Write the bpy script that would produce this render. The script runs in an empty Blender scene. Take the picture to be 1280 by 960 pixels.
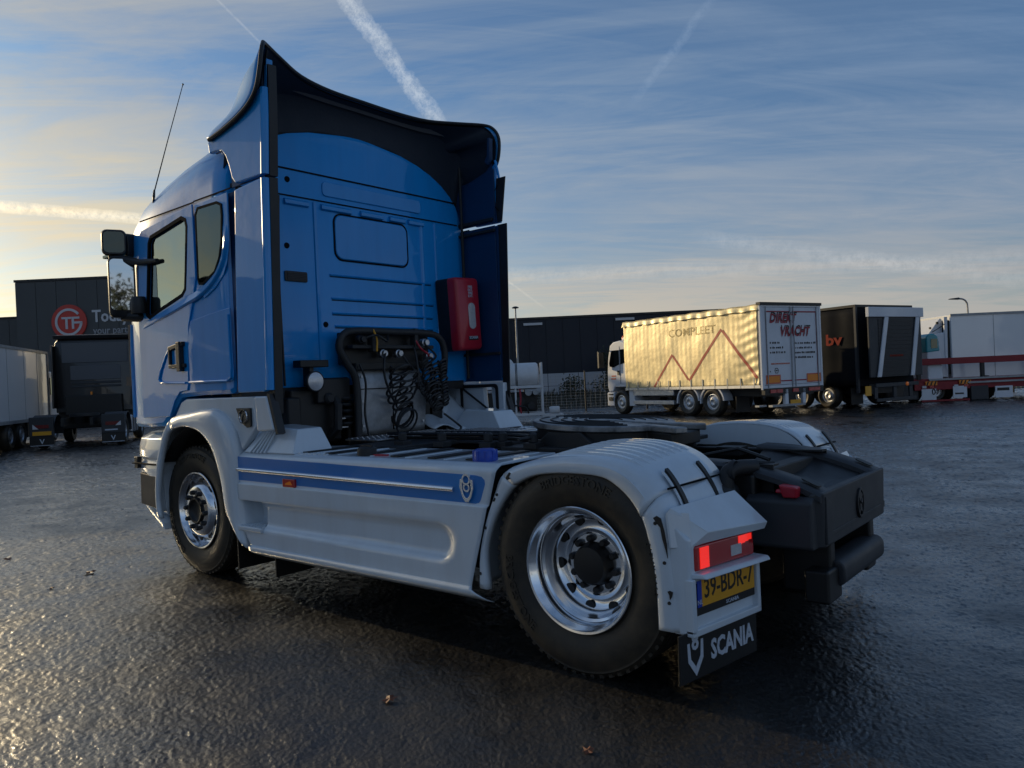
import bpy, bmesh, math, random
import numpy as np
from mathutils import Vector, Matrix
random.seed(7)
SC = bpy.context.scene
COL = SC.collection
rad = math.radians

# ---------------------------------------------------------------- camera
cam = bpy.data.cameras.new('camera')
cam.sensor_fit = 'HORIZONTAL'
cam.sensor_width = 36.0
cam.lens = 36.0 * 958.84 / 1280.0
cam.clip_start = 0.05
cam.clip_end = 3000
camo = bpy.data.objects.new('camera', cam)
COL.objects.link(camo)
cf = Vector((-0.64151996, 0.76708649, -0.00551994))
cr = Vector((0.76648314, 0.64069219, -0.04491232))
cu = cr.cross(cf)
camo.matrix_world = Matrix(((cr.x, cu.x, -cf.x, 5.8291), (cr.y, cu.y, -cf.y, -2.92),
                            (cr.z, cu.z, -cf.z, 1.4201), (0, 0, 0, 1)))
SC.camera = camo

# ---------------------------------------------------------------- light: low sun ahead of the lorry (towards -x), hazy sky with cirrus
SUN_EL, SUN_AZ = rad(13.0), rad(180.6)          # azimuth as a plain angle in the ground plane
sun = bpy.data.lights.new('sun', 'SUN')
sun.energy = 3.0
sun.angle = rad(0.5)
sun.color = (1.0, 0.78, 0.46)
suno = bpy.data.objects.new('sun', sun)
COL.objects.link(suno)
sd = Vector((math.cos(SUN_EL) * math.cos(SUN_AZ), math.cos(SUN_EL) * math.sin(SUN_AZ), math.sin(SUN_EL)))
suno.rotation_euler = sd.to_track_quat('Z', 'Y').to_euler()

W = bpy.data.worlds.new('World')
SC.world = W
W.use_nodes = True
nt = W.node_tree
nt.nodes.clear()
def N(t, **k):
    n = nt.nodes.new(t)
    for a, b in k.items():
        setattr(n, a, b)
    return n
def L(a, b):
    nt.links.new(a, b)
def wmath(op, a, b=None, c=None, clamp=False):
    n = N('ShaderNodeMath', operation=op, use_clamp=clamp)
    for i, v in enumerate((a, b, c)):
        if v is None: continue
        if isinstance(v, (int, float)): n.inputs[i].default_value = v
        else: L(v, n.inputs[i])
    return n.outputs[0]
def wramp(f, stops):
    n = N('ShaderNodeValToRGB')
    while len(n.color_ramp.elements) < len(stops): n.color_ramp.elements.new(0.5)
    for e, (p, c) in zip(n.color_ramp.elements, stops):
        e.position = p
        e.color = c if isinstance(c, tuple) else (c, c, c, 1)
    L(f, n.inputs[0])
    return n.outputs[0]
def wnoise(vec, scale, detail=6, rough=0.55, dist=0.0):
    n = N('ShaderNodeTexNoise')
    n.inputs['Scale'].default_value = scale
    n.inputs['Detail'].default_value = detail
    n.inputs['Roughness'].default_value = rough
    n.inputs['Distortion'].default_value = dist
    L(vec, n.inputs['Vector'])
    return n.outputs[0]
sky = N('ShaderNodeTexSky', sky_type='NISHITA')
sky.sun_disc = False
sky.sun_elevation = SUN_EL
sky.sun_rotation = rad(90) - SUN_AZ
sky.air_density = 1.0
sky.dust_density = 0.7
sky.ozone_density = 2.5
geo = N('ShaderNodeNewGeometry')
neg = N('ShaderNodeVectorMath', operation='SCALE'); neg.inputs[3].default_value = -1.0
L(geo.outputs['Incoming'], neg.inputs[0])
DIR = neg.outputs[0]
sp = N('ShaderNodeSeparateXYZ'); L(DIR, sp.inputs[0])
zc = wmath('MAXIMUM', sp.outputs[2], 0.0)
den = wmath('ADD', zc, 0.09)
px = wmath('DIVIDE', sp.outputs[0], den)
py = wmath('DIVIDE', sp.outputs[1], den)
pl = N('ShaderNodeCombineXYZ'); L(px, pl.inputs[0]); L(py, pl.inputs[1])
# cirrus: long streaks on a high flat layer
def streak(ang, su, sv, ox):
    ca_, sa_ = math.cos(rad(ang)), math.sin(rad(ang)); o = []
    for d, k in (((ca_, sa_, 0), su), ((-sa_, ca_, 0), sv)):
        q = N('ShaderNodeVectorMath', operation='DOT_PRODUCT'); L(pl.outputs[0], q.inputs[0]); q.inputs[1].default_value = d
        o.append(wmath('MULTIPLY_ADD', q.outputs['Value'], k, ox))
    c = N('ShaderNodeCombineXYZ'); L(o[0], c.inputs[0]); L(o[1], c.inputs[1]); return c.outputs[0]
c1 = wnoise(streak(33, .42, 1.25, 0.0), 1.15, 10, 0.64, 1.2)
c2 = wnoise(streak(47, .55, 2.4, 3.0), 1.6, 9, 0.66, 1.4)
c3 = wnoise(pl.outputs[0], 0.55, 3, 0.5, 0.2)
ca = wramp(c1, [(0.38, 0.0), (0.64, 1.0)])
cb = wramp(c2, [(0.44, 0.0), (0.68, 1.0)])
cc = wramp(c3, [(0.32, 0.35), (0.62, 1.0)])
cl = wmath('MULTIPLY', wmath('ADD', wmath('MULTIPLY', ca, 0.54), wmath('MULTIPLY', cb, 0.30)), cc, clamp=True)
# haze veil thickens towards the horizon all round
veil = wramp(zc, [(0.0, 0.85), (0.12, 0.52), (0.35, 0.16), (0.7, 0.08)])
cl = wmath('ADD', cl, veil, clamp=True)

def contrail(d1, d2, width, lo, hi, amp, puff):
    d1 = Vector(d1).normalized(); d2 = Vector(d2).normalized()
    n = d1.cross(d2).normalized()
    t = (d2 - d1 * d1.dot(d2)).normalized()
    dn = N('ShaderNodeVectorMath', operation='DOT_PRODUCT'); dn.inputs[1].default_value = n; L(DIR, dn.inputs[0])
    dt = N('ShaderNodeVectorMath', operation='DOT_PRODUCT'); dt.inputs[1].default_value = t; L(DIR, dt.inputs[0])
    df = N('ShaderNodeVectorMath', operation='DOT_PRODUCT'); df.inputs[1].default_value = d1; L(DIR, df.inputs[0])
    wob = wnoise(DIR, 22, 8, 0.75)
    off = wmath('ADD', dn.outputs['Value'], wmath('MULTIPLY', wmath('SUBTRACT', wob, 0.5), puff))
    band = wmath('SUBTRACT', 1.0, wmath('DIVIDE', wmath('ABSOLUTE', off), width), clamp=True)
    band = wmath('POWER', band, 0.6)
    tex = wramp(wnoise(DIR, 90, 6, 0.8), [(0.36, 0.15), (0.60, 1.0)])
    m = N('ShaderNodeMapRange', interpolation_type='SMOOTHSTEP'); m.inputs[1].default_value = lo - 0.03; m.inputs[2].default_value = lo + 0.03
    L(dt.outputs['Value'], m.inputs[0])
    m2 = N('ShaderNodeMapRange', interpolation_type='SMOOTHSTEP'); m2.inputs[1].default_value = hi + 0.06; m2.inputs[2].default_value = hi - 0.06
    L(dt.outputs['Value'], m2.inputs[0])
    fr = wmath('GREATER_THAN', df.outputs['Value'], 0.0)
    r = wmath('MULTIPLY', band, tex)
    r = wmath('MULTIPLY', r, wmath('MULTIPLY', m.outputs[0], m2.outputs[0]))
    return wmath('MULTIPLY', wmath('MULTIPLY', r, fr), amp)
tr = contrail((-0.7106, 0.7119, 0.3513), (-0.7975, 0.6404, 0.5171), 0.0115, -0.02, 0.45, 0.70, 0.028)
tr2 = contrail((-1.0042, 0.4655, 0.2307), (-1.1937, 0.3072, 0.2648), 0.007, -0.05, 0.40, 0.7, 0.006)
tr3 = contrail((-0.8819, 0.5694, 0.4574), (-0.9233, 0.5352, 0.5162), 0.0016, -0.02, 0.2, 0.25, 0.002)
tr4 = contrail((-0.4239, 0.9504, 0.1696), (-0.1257, 1.1992, 0.0999), 0.011, -0.02, 0.55, 0.20, 0.014)
tr5 = contrail((-0.6372, 0.7717, 0.1351), (-0.1248, 1.2002, 0.1291), 0.012, -0.05, 0.6, 0.18, 0.014)
tr6 = contrail((-0.5019, 0.8865, 0.3641), (-0.4262, 0.9507, 0.4829), 0.006, 0.0, 0.13, 0.14, 0.014)
tr7 = contrail((-0.6406, 0.7688, 0.128), (-0.6259, 0.781, 0.1125), 0.0016, -0.01, 0.03, 0.4, 0.001)
trs = tr
for q in (tr2, tr3, tr4, tr5, tr6, tr7): trs = wmath('ADD', trs, q, clamp=True)
# cloud light: washed pale, warm towards the sun, raised opposite it to lift shaded sides
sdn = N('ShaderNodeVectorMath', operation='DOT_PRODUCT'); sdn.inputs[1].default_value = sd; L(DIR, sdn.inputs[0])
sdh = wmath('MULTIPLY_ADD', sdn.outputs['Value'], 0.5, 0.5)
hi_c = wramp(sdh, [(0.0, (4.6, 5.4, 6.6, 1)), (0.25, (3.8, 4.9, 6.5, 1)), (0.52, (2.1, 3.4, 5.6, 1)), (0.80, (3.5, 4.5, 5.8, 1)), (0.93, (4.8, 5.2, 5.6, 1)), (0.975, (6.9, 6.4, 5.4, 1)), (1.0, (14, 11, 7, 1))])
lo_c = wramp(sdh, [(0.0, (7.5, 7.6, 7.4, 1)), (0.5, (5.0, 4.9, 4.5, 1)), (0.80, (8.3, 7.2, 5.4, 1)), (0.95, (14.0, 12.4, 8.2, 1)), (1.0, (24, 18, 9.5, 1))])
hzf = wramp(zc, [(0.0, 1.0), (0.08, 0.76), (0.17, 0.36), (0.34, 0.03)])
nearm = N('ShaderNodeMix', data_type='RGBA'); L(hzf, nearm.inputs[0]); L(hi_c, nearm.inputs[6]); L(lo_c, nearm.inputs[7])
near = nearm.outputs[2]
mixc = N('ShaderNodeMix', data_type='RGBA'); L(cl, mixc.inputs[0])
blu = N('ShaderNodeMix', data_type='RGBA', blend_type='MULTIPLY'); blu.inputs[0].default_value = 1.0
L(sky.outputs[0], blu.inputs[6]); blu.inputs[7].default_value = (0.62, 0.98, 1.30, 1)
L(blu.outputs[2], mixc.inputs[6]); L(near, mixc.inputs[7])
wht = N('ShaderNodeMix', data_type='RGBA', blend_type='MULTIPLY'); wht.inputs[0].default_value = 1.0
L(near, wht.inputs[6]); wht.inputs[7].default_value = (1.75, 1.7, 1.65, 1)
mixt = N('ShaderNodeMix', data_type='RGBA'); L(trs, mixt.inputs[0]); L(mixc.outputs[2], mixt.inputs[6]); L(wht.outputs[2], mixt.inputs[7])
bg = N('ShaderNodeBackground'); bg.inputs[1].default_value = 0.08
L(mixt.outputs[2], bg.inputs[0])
wo = N('ShaderNodeOutputWorld'); L(bg.outputs[0], wo.inputs[0])

SC.view_settings.view_transform = 'Standard'
SC.view_settings.look = 'None'
SC.view_settings.exposure = 0.0
SC.view_settings.gamma = 1.0
SC.view_settings.use_curve_mapping = False

# ---------------------------------------------------------------- materials
def mat(name, col, rough=0.5, metal=0.0, coat=0.0, dirt=0.0, dirtcol=(0.06, 0.05, 0.04), dscale=6.0, bump=0.0, bscale=80.0, emit=None, es=0.0, spec=0.5, cr=0.03, streak=None):
    m = bpy.data.materials.new(name)
    m.use_nodes = True
    t = m.node_tree
    b = t.nodes['Principled BSDF']
    b.inputs['Base Color'].default_value = (*col, 1)
    b.inputs['Roughness'].default_value = rough
    b.inputs['Metallic'].default_value = metal
    b.inputs['Coat Weight'].default_value = coat
    b.inputs['Coat Roughness'].default_value = cr
    b.inputs['Specular IOR Level'].default_value = spec
    if emit:
        b.inputs['Emission Color'].default_value = (*emit, 1)
        b.inputs['Emission Strength'].default_value = es
    tc = t.nodes.new('ShaderNodeTexCoord')
    if dirt > 0:
        n = t.nodes.new('ShaderNodeTexNoise')
        n.inputs['Scale'].default_value = dscale; n.inputs['Detail'].default_value = 8; n.inputs['Roughness'].default_value = 0.65
        if streak:
            mpg = t.nodes.new('ShaderNodeMapping'); mpg.inputs['Scale'].default_value = streak
            t.links.new(tc.outputs['Object'], mpg.inputs[0]); t.links.new(mpg.outputs[0], n.inputs['Vector'])
        else:
            t.links.new(tc.outputs['Object'], n.inputs['Vector'])
        r = t.nodes.new('ShaderNodeValToRGB')
        r.color_ramp.elements[0].position = 0.42; r.color_ramp.elements[0].color = (0, 0, 0, 1)
        r.color_ramp.elements[1].position = 0.78; r.color_ramp.elements[1].color = (dirt, dirt, dirt, 1)
        t.links.new(n.outputs[0], r.inputs[0])
        x = t.nodes.new('ShaderNodeMix'); x.data_type = 'RGBA'
        x.inputs[6].default_value = (*col, 1); x.inputs[7].default_value = (*dirtcol, 1)
        t.links.new(r.outputs[0], x.inputs[0])
        t.links.new(x.outputs[2], b.inputs['Base Color'])
        ra = t.nodes.new('ShaderNodeMapRange')
        ra.inputs[3].default_value = rough * 0.85; ra.inputs[4].default_value = min(1, rough * 1.25 + dirt * 0.3)
        t.links.new(n.outputs[0], ra.inputs[0])
        t.links.new(ra.outputs[0], b.inputs['Roughness'])
    if bump > 0:
        n2 = t.nodes.new('ShaderNodeTexNoise')
        n2.inputs['Scale'].default_value = bscale; n2.inputs['Detail'].default_value = 4
        t.links.new(tc.outputs['Object'], n2.inputs['Vector'])
        bp = t.nodes.new('ShaderNodeBump'); bp.inputs['Strength'].default_value = 1.0; bp.inputs['Distance'].default_value = bump
        t.links.new(n2.outputs[0], bp.inputs['Height'])
        t.links.new(bp.outputs[0], b.inputs['Normal'])
        if coat > 0: t.links.new(bp.outputs[0], b.inputs['Coat Normal'])
    return m
M = dict(
    blue=mat('blue_lacquer', (0.0010, 0.285, 0.72), 0.34, 0.0, 0.65, 0.25, (0.004, 0.16, 0.45), 4.0, 0.0026, 2.0, streak=(2.2, 2.2, .25), spec=.28),
    stripe=mat('blue_vinyl', (0.0008, 0.17, 0.52), 0.30, 0.0, 0.3, 0.08, (0.05, 0.08, 0.12), 5.0),
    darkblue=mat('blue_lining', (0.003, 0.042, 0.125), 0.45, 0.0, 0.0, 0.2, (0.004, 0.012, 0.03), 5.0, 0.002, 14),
    lining=mat('black_lining', (0.005, 0.014, 0.030), 0.55, 0.0, 0.0, 0.3, (0.008, 0.018, 0.035), 6.0, 0.002, 30),
    white=mat('white_lacquer', (0.60, 0.67, 0.73), 0.28, 0.0, 0.8, 0.24, (0.36, 0.36, 0.35), 4.0, 0.0012, 3.0, streak=(1.6, 1.6, .35)),
    cream=mat('warm_white_lacquer', (0.70, 0.70, 0.68), 0.4, 0.0, 0.3, 0.35, (0.35, 0.33, 0.30), 4.0),
    black=mat('black_plastic', (0.012, 0.012, 0.013), 0.42, 0, 0, 0.3, (0.03, 0.03, 0.03), 9.0, 0.0006, 200),
    grey=mat('dark_grey_plastic', (0.030, 0.033, 0.038), 0.5, 0, 0, 0.3, (0.05, 0.05, 0.05), 7.0, 0.0006, 160),
    rubber=mat('tyre_rubber', (0.020, 0.017, 0.013), 0.44, 0, 0, 0.75, (0.095, 0.070, 0.040), 5.0, 0.0008, 60),
    seam=mat('dark_seam_rubber', (0.004, 0.005, 0.006), 0.8, spec=0.15),  # near-black rubber for seals, joints and panel lines
    chrome=mat('polished_aluminium', (0.80, 0.81, 0.83), 0.13, 1.0, 0, 0.08, (0.45, 0.45, 0.46), 8.0, 0.0004, 14),
    alu=mat('brushed_aluminium', (0.55, 0.56, 0.58), 0.38, 1.0, 0, 0.5, (0.25, 0.25, 0.26), 12.0, 0.0006, 60),
    plate=mat('dull_metal_plate', (0.50, 0.51, 0.52), 0.40, 0.55, 0, 0.6, (0.10, 0.10, 0.10), 8.0, 0.001, 24),
    steel=mat('black_painted_steel', (0.018, 0.019, 0.021), 0.48, 0.1, 0, 0.5, (0.045, 0.04, 0.035), 10.0, 0.0008, 60),
    grease=mat('greased_steel', (0.30, 0.305, 0.31), 0.36, 0.8, 0, 0.9, (0.02, 0.02, 0.02), 9.0, 0.0012, 35),
    red=mat('red_plastic', (0.44, 0.012, 0.030), 0.36, 0, 0.2, 0.15, (0.25, 0.02, 0.03), 8.0),
    redlens=mat('red_lens', (0.42, 0.008, 0.012), 0.14, 0, 0.6),
    dullred=mat('dull_red_lens', (0.14, 0.006, 0.008), 0.25),
    redglow=mat('lit_red_lamp', (0.5, 0.01, 0.01), 0.15, 0, 0.6, emit=(1.0, 0.03, 0.02), es=0.75),
    clear=mat('clear_lens', (0.62, 0.62, 0.64), 0.10, 0.3, 0.6, 0.4, (0.3, 0.3, 0.3), 60, 0.002, 90),
    band=mat('grey_stiffener', (0.085, 0.09, 0.10), 0.5),
    amber=mat('amber_lens', (0.60, 0.12, 0.005), 0.14, 0, 0.6, emit=(1, 0.25, 0.02), es=0.08),
    yellow=mat('yellow_number_plate', (0.72, 0.34, 0.015), 0.4, 0, 0.1, 0.2, (0.4, 0.2, 0.02), 20),
    plateblue=mat('blue_plate_band', (0.01, 0.05, 0.4), 0.4),
    ink=mat('black_ink', (0.008, 0.008, 0.008), 0.5),
    print=mat('pale_print', (0.50, 0.55, 0.62), 0.6, 0, 0, 0.4, (0.25, 0.27, 0.30), 40),
    capblue=mat('blue_cap', (0.010, 0.06, 0.42), 0.35, 0, 0.2, 0.2, (0.02, 0.04, 0.15), 30),
    seat=mat('grey_seat_fabric', (0.05, 0.05, 0.055), 0.8, 0, 0, 0.2),
    inside=mat('cab_interior', (0.045, 0.045, 0.048), 0.75, 0, 0, 0.2),
)
def glassmat(name, tint, ior):
    """a thin pane: clear tinted transmission under a mirror reflection that grows towards grazing"""
    m = bpy.data.materials.new(name); m.use_nodes = True
    t = m.node_tree; t.nodes.clear()
    o = t.nodes.new('ShaderNodeOutputMaterial'); mx = t.nodes.new('ShaderNodeMixShader'); fr = t.nodes.new('ShaderNodeFresnel'); tr_ = t.nodes.new('ShaderNodeBsdfTransparent'); gl = t.nodes.new('ShaderNodeBsdfGlossy')
    fr.inputs[0].default_value = ior; tr_.inputs[0].default_value = (*tint, 1); gl.inputs['Roughness'].default_value = .02; gl.inputs['Color'].default_value = (.86, 1.0, .93, 1)
    n = t.nodes.new('ShaderNodeTexNoise'); n.inputs['Scale'].default_value = 1.6; n.inputs['Detail'].default_value = 2
    tc = t.nodes.new('ShaderNodeTexCoord'); t.links.new(tc.outputs['Object'], n.inputs['Vector'])
    bp = t.nodes.new('ShaderNodeBump'); bp.inputs['Distance'].default_value = 0.004
    t.links.new(n.outputs[0], bp.inputs['Height']); t.links.new(bp.outputs[0], gl.inputs['Normal'])
    t.links.new(fr.outputs[0], mx.inputs[0]); t.links.new(tr_.outputs[0], mx.inputs[1]); t.links.new(gl.outputs[0], mx.inputs[2]); t.links.new(mx.outputs[0], o.inputs[0])
    return m
M['glass'] = glassmat('tinted_window_glass', (0.60, 0.74, 0.64), 4.0)
M['screen'] = glassmat('green_tinted_windscreen', (0.62, 0.82, 0.70), 1.6)
M['darkglass'] = glassmat('dark_window_glass', (0.05, 0.06, 0.07), 1.8)
M['mirror'] = mat('mirror_glass', (0.62, 0.64, 0.66), 0.02, 1.0)

# ---------------------------------------------------------------- mesh tools
class MB:
    def __init__(s): s.v = []; s.f = []
    def add(s, vs, fs):
        o = len(s.v)
        s.v += [tuple(a) for a in vs]
        s.f += [tuple(i + o for i in f) for f in fs]
        return s
    def box(s, x0, x1, y0, y1, z0, z1):
        return s.add([(x0, y0, z0), (x1, y0, z0), (x1, y1, z0), (x0, y1, z0), (x0, y0, z1), (x1, y0, z1), (x1, y1, z1), (x0, y1, z1)],
                     [(0, 3, 2, 1), (4, 5, 6, 7), (0, 1, 5, 4), (1, 2, 6, 5), (2, 3, 7, 6), (3, 0, 4, 7)])
    def hexa(s, b4, t4):
        return s.add(list(b4) + list(t4), [(0, 3, 2, 1), (4, 5, 6, 7), (0, 1, 5, 4), (1, 2, 6, 5), (2, 3, 7, 6), (3, 0, 4, 7)])
    @staticmethod
    def _p(ax, a, q):
        return (a, q[0], q[1]) if ax == 'x' else (q[0], a, q[1]) if ax == 'y' else (q[0], q[1], a)
    def prism(s, pts, ax, a0, a1):
        n = len(pts)
        vs = [s._p(ax, a0, q) for q in pts] + [s._p(ax, a1, q) for q in pts]
        fs = [tuple(range(n))[::-1], tuple(range(n, 2 * n))] + [(i, (i + 1) % n, n + (i + 1) % n, n + i) for i in range(n)]
        return s.add(vs, fs)
    def ring(s, po, pi, ax, a0, a1):
        n = len(po)
        vs = [s._p(ax, a, q) for a in (a0, a1) for P in (po, pi) for q in P]
        fs = []
        for i in range(n):
            j = (i + 1) % n
            fs += [(i, j, n + j, n + i), (2 * n + i, 3 * n + i, 3 * n + j, 2 * n + j), (i, 2 * n + i, 2 * n + j, j), (n + i, n + j, 3 * n + j, 3 * n + i)]
        return s.add(vs, fs)
    def loft(s, loops, closed=True, caps=True):
        n = len(loops[0]); vs = [q for l in loops for q in l]; fs = []
        for k in range(len(loops) - 1):
            for i in range(n if closed else n - 1):
                j = (i + 1) % n
                fs.append((k * n + i, k * n + j, (k + 1) * n + j, (k + 1) * n + i))
        if caps and closed:
            fs.append(tuple(range(n))[::-1]); fs.append(tuple(range((len(loops) - 1) * n, len(loops) * n)))
        return s.add(vs, fs)
    def tube(s, path, r, n=8, closed=False):
        P = [Vector(q) for q in path]; m = len(P); loops = []; up = None
        for i in range(m):
            a = P[(i - 1) % m] if (closed or i > 0) else P[i]
            b = P[(i + 1) % m] if (closed or i < m - 1) else P[i]
            d = (b - a).normalized()
            if up is None: up = Vector((0, 0, 1)) if abs(d.z) < 0.9 else Vector((1, 0, 0))
            x = d.cross(up).normalized(); up = x.cross(d).normalized()
            rr = r[i] if isinstance(r, (list, tuple)) else r
            loops.append([P[i] + (x * math.cos(2 * math.pi * k / n) + up * math.sin(2 * math.pi * k / n)) * rr for k in range(n)])
        if closed: loops.append(loops[0])
        return s.loft(loops, True, not closed)
    def lathe(s, prof, c=(0, 0, 0), ax='y', n=48, caps=False):
        loops = []
        for r, a in prof:
            l = []
            for k in range(n):
                t = 2 * math.pi * k / n
                p, q = r * math.cos(t), r * math.sin(t)
                l.append((c[0] + p, c[1] + a, c[2] + q) if ax == 'y' else (c[0] + a, c[1] + p, c[2] + q) if ax == 'x' else (c[0] + p, c[1] + q, c[2] + a))
            loops.append(l)
        return s.loft(loops, True, caps)
    def cyl(s, c, r, h, ax='z', n=24, r2=None):
        return s.lathe([(r, 0), (r2 if r2 is not None else r, h)], c, ax, n, True)
    def ball(s, c, rx, ry=None, rz=None, nu=14, nv=8):
        ry = ry or rx; rz = rz or rx
        loops = []
        for j in range(nv + 1):
            ph = math.pi * (j / nv - 0.5); q = max(math.cos(ph), 1e-3)
            loops.append([(c[0] + rx * q * math.cos(2 * math.pi * i / nu), c[1] + ry * q * math.sin(2 * math.pi * i / nu), c[2] + rz * math.sin(ph)) for i in range(nu)])
        return s.loft(loops, True, True)
    def grid(s, fn, nu, nv):
        vs = [fn(i / nu, j / nv) for j in range(nv + 1) for i in range(nu + 1)]
        fs = [(j * (nu + 1) + i, j * (nu + 1) + i + 1, (j + 1) * (nu + 1) + i + 1, (j + 1) * (nu + 1) + i) for j in range(nv) for i in range(nu)]
        return s.add(vs, fs)
    def text(s, txt, o, ux, uy, size, depth=0.003, align='CENTER', bold=0.0, shear=0.0, fit=None, bend=None, spacing=1.0):
        c = bpy.data.curves.new('t', 'FONT')
        c.body = txt; c.size = size; c.align_x = align; c.align_y = 'BOTTOM_BASELINE' if False else 'BOTTOM'
        c.offset = bold * size; c.shear = shear; c.resolution_u = 2; c.extrude = 0.5; c.space_character = spacing
        ob = bpy.data.objects.new('t', c)
        me = bpy.data.meshes.new_from_object(ob)
        vs = [v.co.copy() for v in me.vertices]; fs = [tuple(p.vertices) for p in me.polygons]
        bpy.data.objects.remove(ob); bpy.data.curves.remove(c); bpy.data.meshes.remove(me)
        if not vs: return s
        k = 1.0
        if fit:
            w = max(v.x for v in vs) - min(v.x for v in vs); k = fit / w
        o = Vector(o); ux = Vector(ux).normalized(); uy = Vector(uy).normalized(); uz = ux.cross(uy)
        if bend:
            s.add([bend(v.x * k, v.y, v.z * depth) for v in vs], fs)
        else:
            s.add([o + ux * v.x * k + uy * v.y + uz * (v.z * depth) for v in vs], fs)
        return s

def mesh_of(name, mb, m, smooth=35, fix=True):
    me = bpy.data.meshes.new(name)
    me.from_pydata([tuple(v) for v in mb.v], [], mb.f)
    if fix:
        bm = bmesh.new(); bm.from_mesh(me)
        bmesh.ops.recalc_face_normals(bm, faces=bm.faces)
        bm.to_mesh(me); bm.free()
    if smooth:
        me.shade_smooth()
        me.set_sharp_from_angle(angle=rad(smooth))
    if m is not None: me.materials.append(M[m] if isinstance(m, str) else m)
    return me
SPLIT = {'under_run_bracket', 'tail_wiring', 'wheel_pedestal', 'console_bar', 'shield_rivet', 'hose_clip', 'cable_holder', 'valve_block', 'tank_strap', 'frame_post', 'frame_beam', 'tail_bracket', 'tail_bolt',
         'edge_rail', 'frame_rail', 'step_slot', 'wheel_mudguard', 'tail_lift_arm', 'under_run_bar', 'strap_guide', 'scuff_mark', 'fairing_rib', 'deck_edge', 'roof_lamp_bar', 'deck_plate', 'roof_seam', 'lid_grip', 'grease_groove',
         'vent_slat', 'panel_rib', 'air_filter_housing', 'deflector_strut', 'plate_frame', 'cab_seat', 'tread_stud'}
def pieces(mb):
    par = list(range(len(mb.v)))
    def find(i):
        while par[i] != i: par[i] = par[par[i]]; i = par[i]
        return i
    for f in mb.f:
        a = find(f[0])
        for i in f[1:]: par[find(i)] = a
    groups = {}
    for f in mb.f: groups.setdefault(find(f[0]), []).append(f)
    out = []
    for fs in groups.values():
        ids = sorted({i for f in fs for i in f}); mp_ = {a: k for k, a in enumerate(ids)}
        q = MB(); q.v = [mb.v[i] for i in ids]; q.f = [tuple(mp_[i] for i in f) for f in fs]; out.append(q)
    return out
def put(name, mb, m, parent=None, bevel=0.0, seg=2, smooth=35, label=None, fix=True, solid=0.0):
    """link ONE mesh object; coordinates in mb are those of the thing's frame"""
    if name in SPLIT:
        ps = pieces(mb)
        if 1 < len(ps) <= 60:
            return [put_one(name, q, m, parent, bevel, seg, smooth, label, fix, solid) for q in ps][0]
    return put_one(name, mb, m, parent, bevel, seg, smooth, label, fix, solid)
ORIGIN = {}
def put_one(name, mb, m, parent=None, bevel=0.0, seg=2, smooth=35, label=None, fix=True, solid=0.0):
    me = mesh_of(name, mb, m, smooth, fix)
    o = bpy.data.objects.new(name, me)
    COL.objects.link(o)
    if parent is not None:
        o.parent = parent
        if parent.name in ORIGIN: o.location = ORIGIN[parent.name]
    if solid:
        sm = o.modifiers.new('thickness', 'SOLIDIFY'); sm.thickness = solid; sm.offset = 0
    if bevel:
        b = o.modifiers.new('bevel', 'BEVEL'); b.width = bevel; b.segments = seg; b.limit_method = 'ANGLE'; b.angle_limit = rad(38); b.harden_normals = True
    if label: o['label'] = label
    return o
def inst(name, me, parent, loc, rot=None):
    o = bpy.data.objects.new(name, me)
    COL.objects.link(o); o.parent = parent; o.location = loc
    if rot: o.rotation_euler = rot
    return o
def thing(name, label, cat, loc=(0, 0, 0), rz=0.0, group=None, kind=None):
    o = bpy.data.objects.new(name, None)
    o.empty_display_size = 0.3
    COL.objects.link(o); o.location = loc; o.rotation_euler = (0, 0, rz)
    o['label'] = label; o['category'] = cat
    if group: o['group'] = group
    return o
def tag(o, label=None, cat=None, group=None, kind=None):
    if label: o['label'] = label
    if cat: o['category'] = cat
    if group: o['group'] = group
    if kind: o['kind'] = kind
    return o
def lerp(a, b, t): return a + (b - a) * t
def smooth01(t):
    t = max(0.0, min(1.0, t)); return t * t * (3 - 2 * t)
def spline(pts, n):
    """Catmull-Rom through pts, n samples per span"""
    P = [Vector(p) for p in pts]; out = []
    for i in range(len(P) - 1):
        a = P[max(i - 1, 0)]; b = P[i]; c = P[i + 1]; d = P[min(i + 2, len(P) - 1)]
        for k in range(n):
            t = k / n
            out.append(0.5 * ((2 * b) + (c - a) * t + (2 * a - 5 * b + 4 * c - d) * t * t + (3 * b - a - 3 * c + d) * t ** 3))
    out.append(P[-1]); return out
def rrect(x0, x1, z0, z1, r, n=4):
    o = []
    for cx, cz, a in ((x1 - r, z0 + r, -90), (x1 - r, z1 - r, 0), (x0 + r, z1 - r, 90), (x0 + r, z0 + r, 180)):
        for k in range(n + 1):
            t = rad(a + 90 * k / n); o.append((cx + r * math.cos(t), cz + r * math.sin(t)))
    return o
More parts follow.
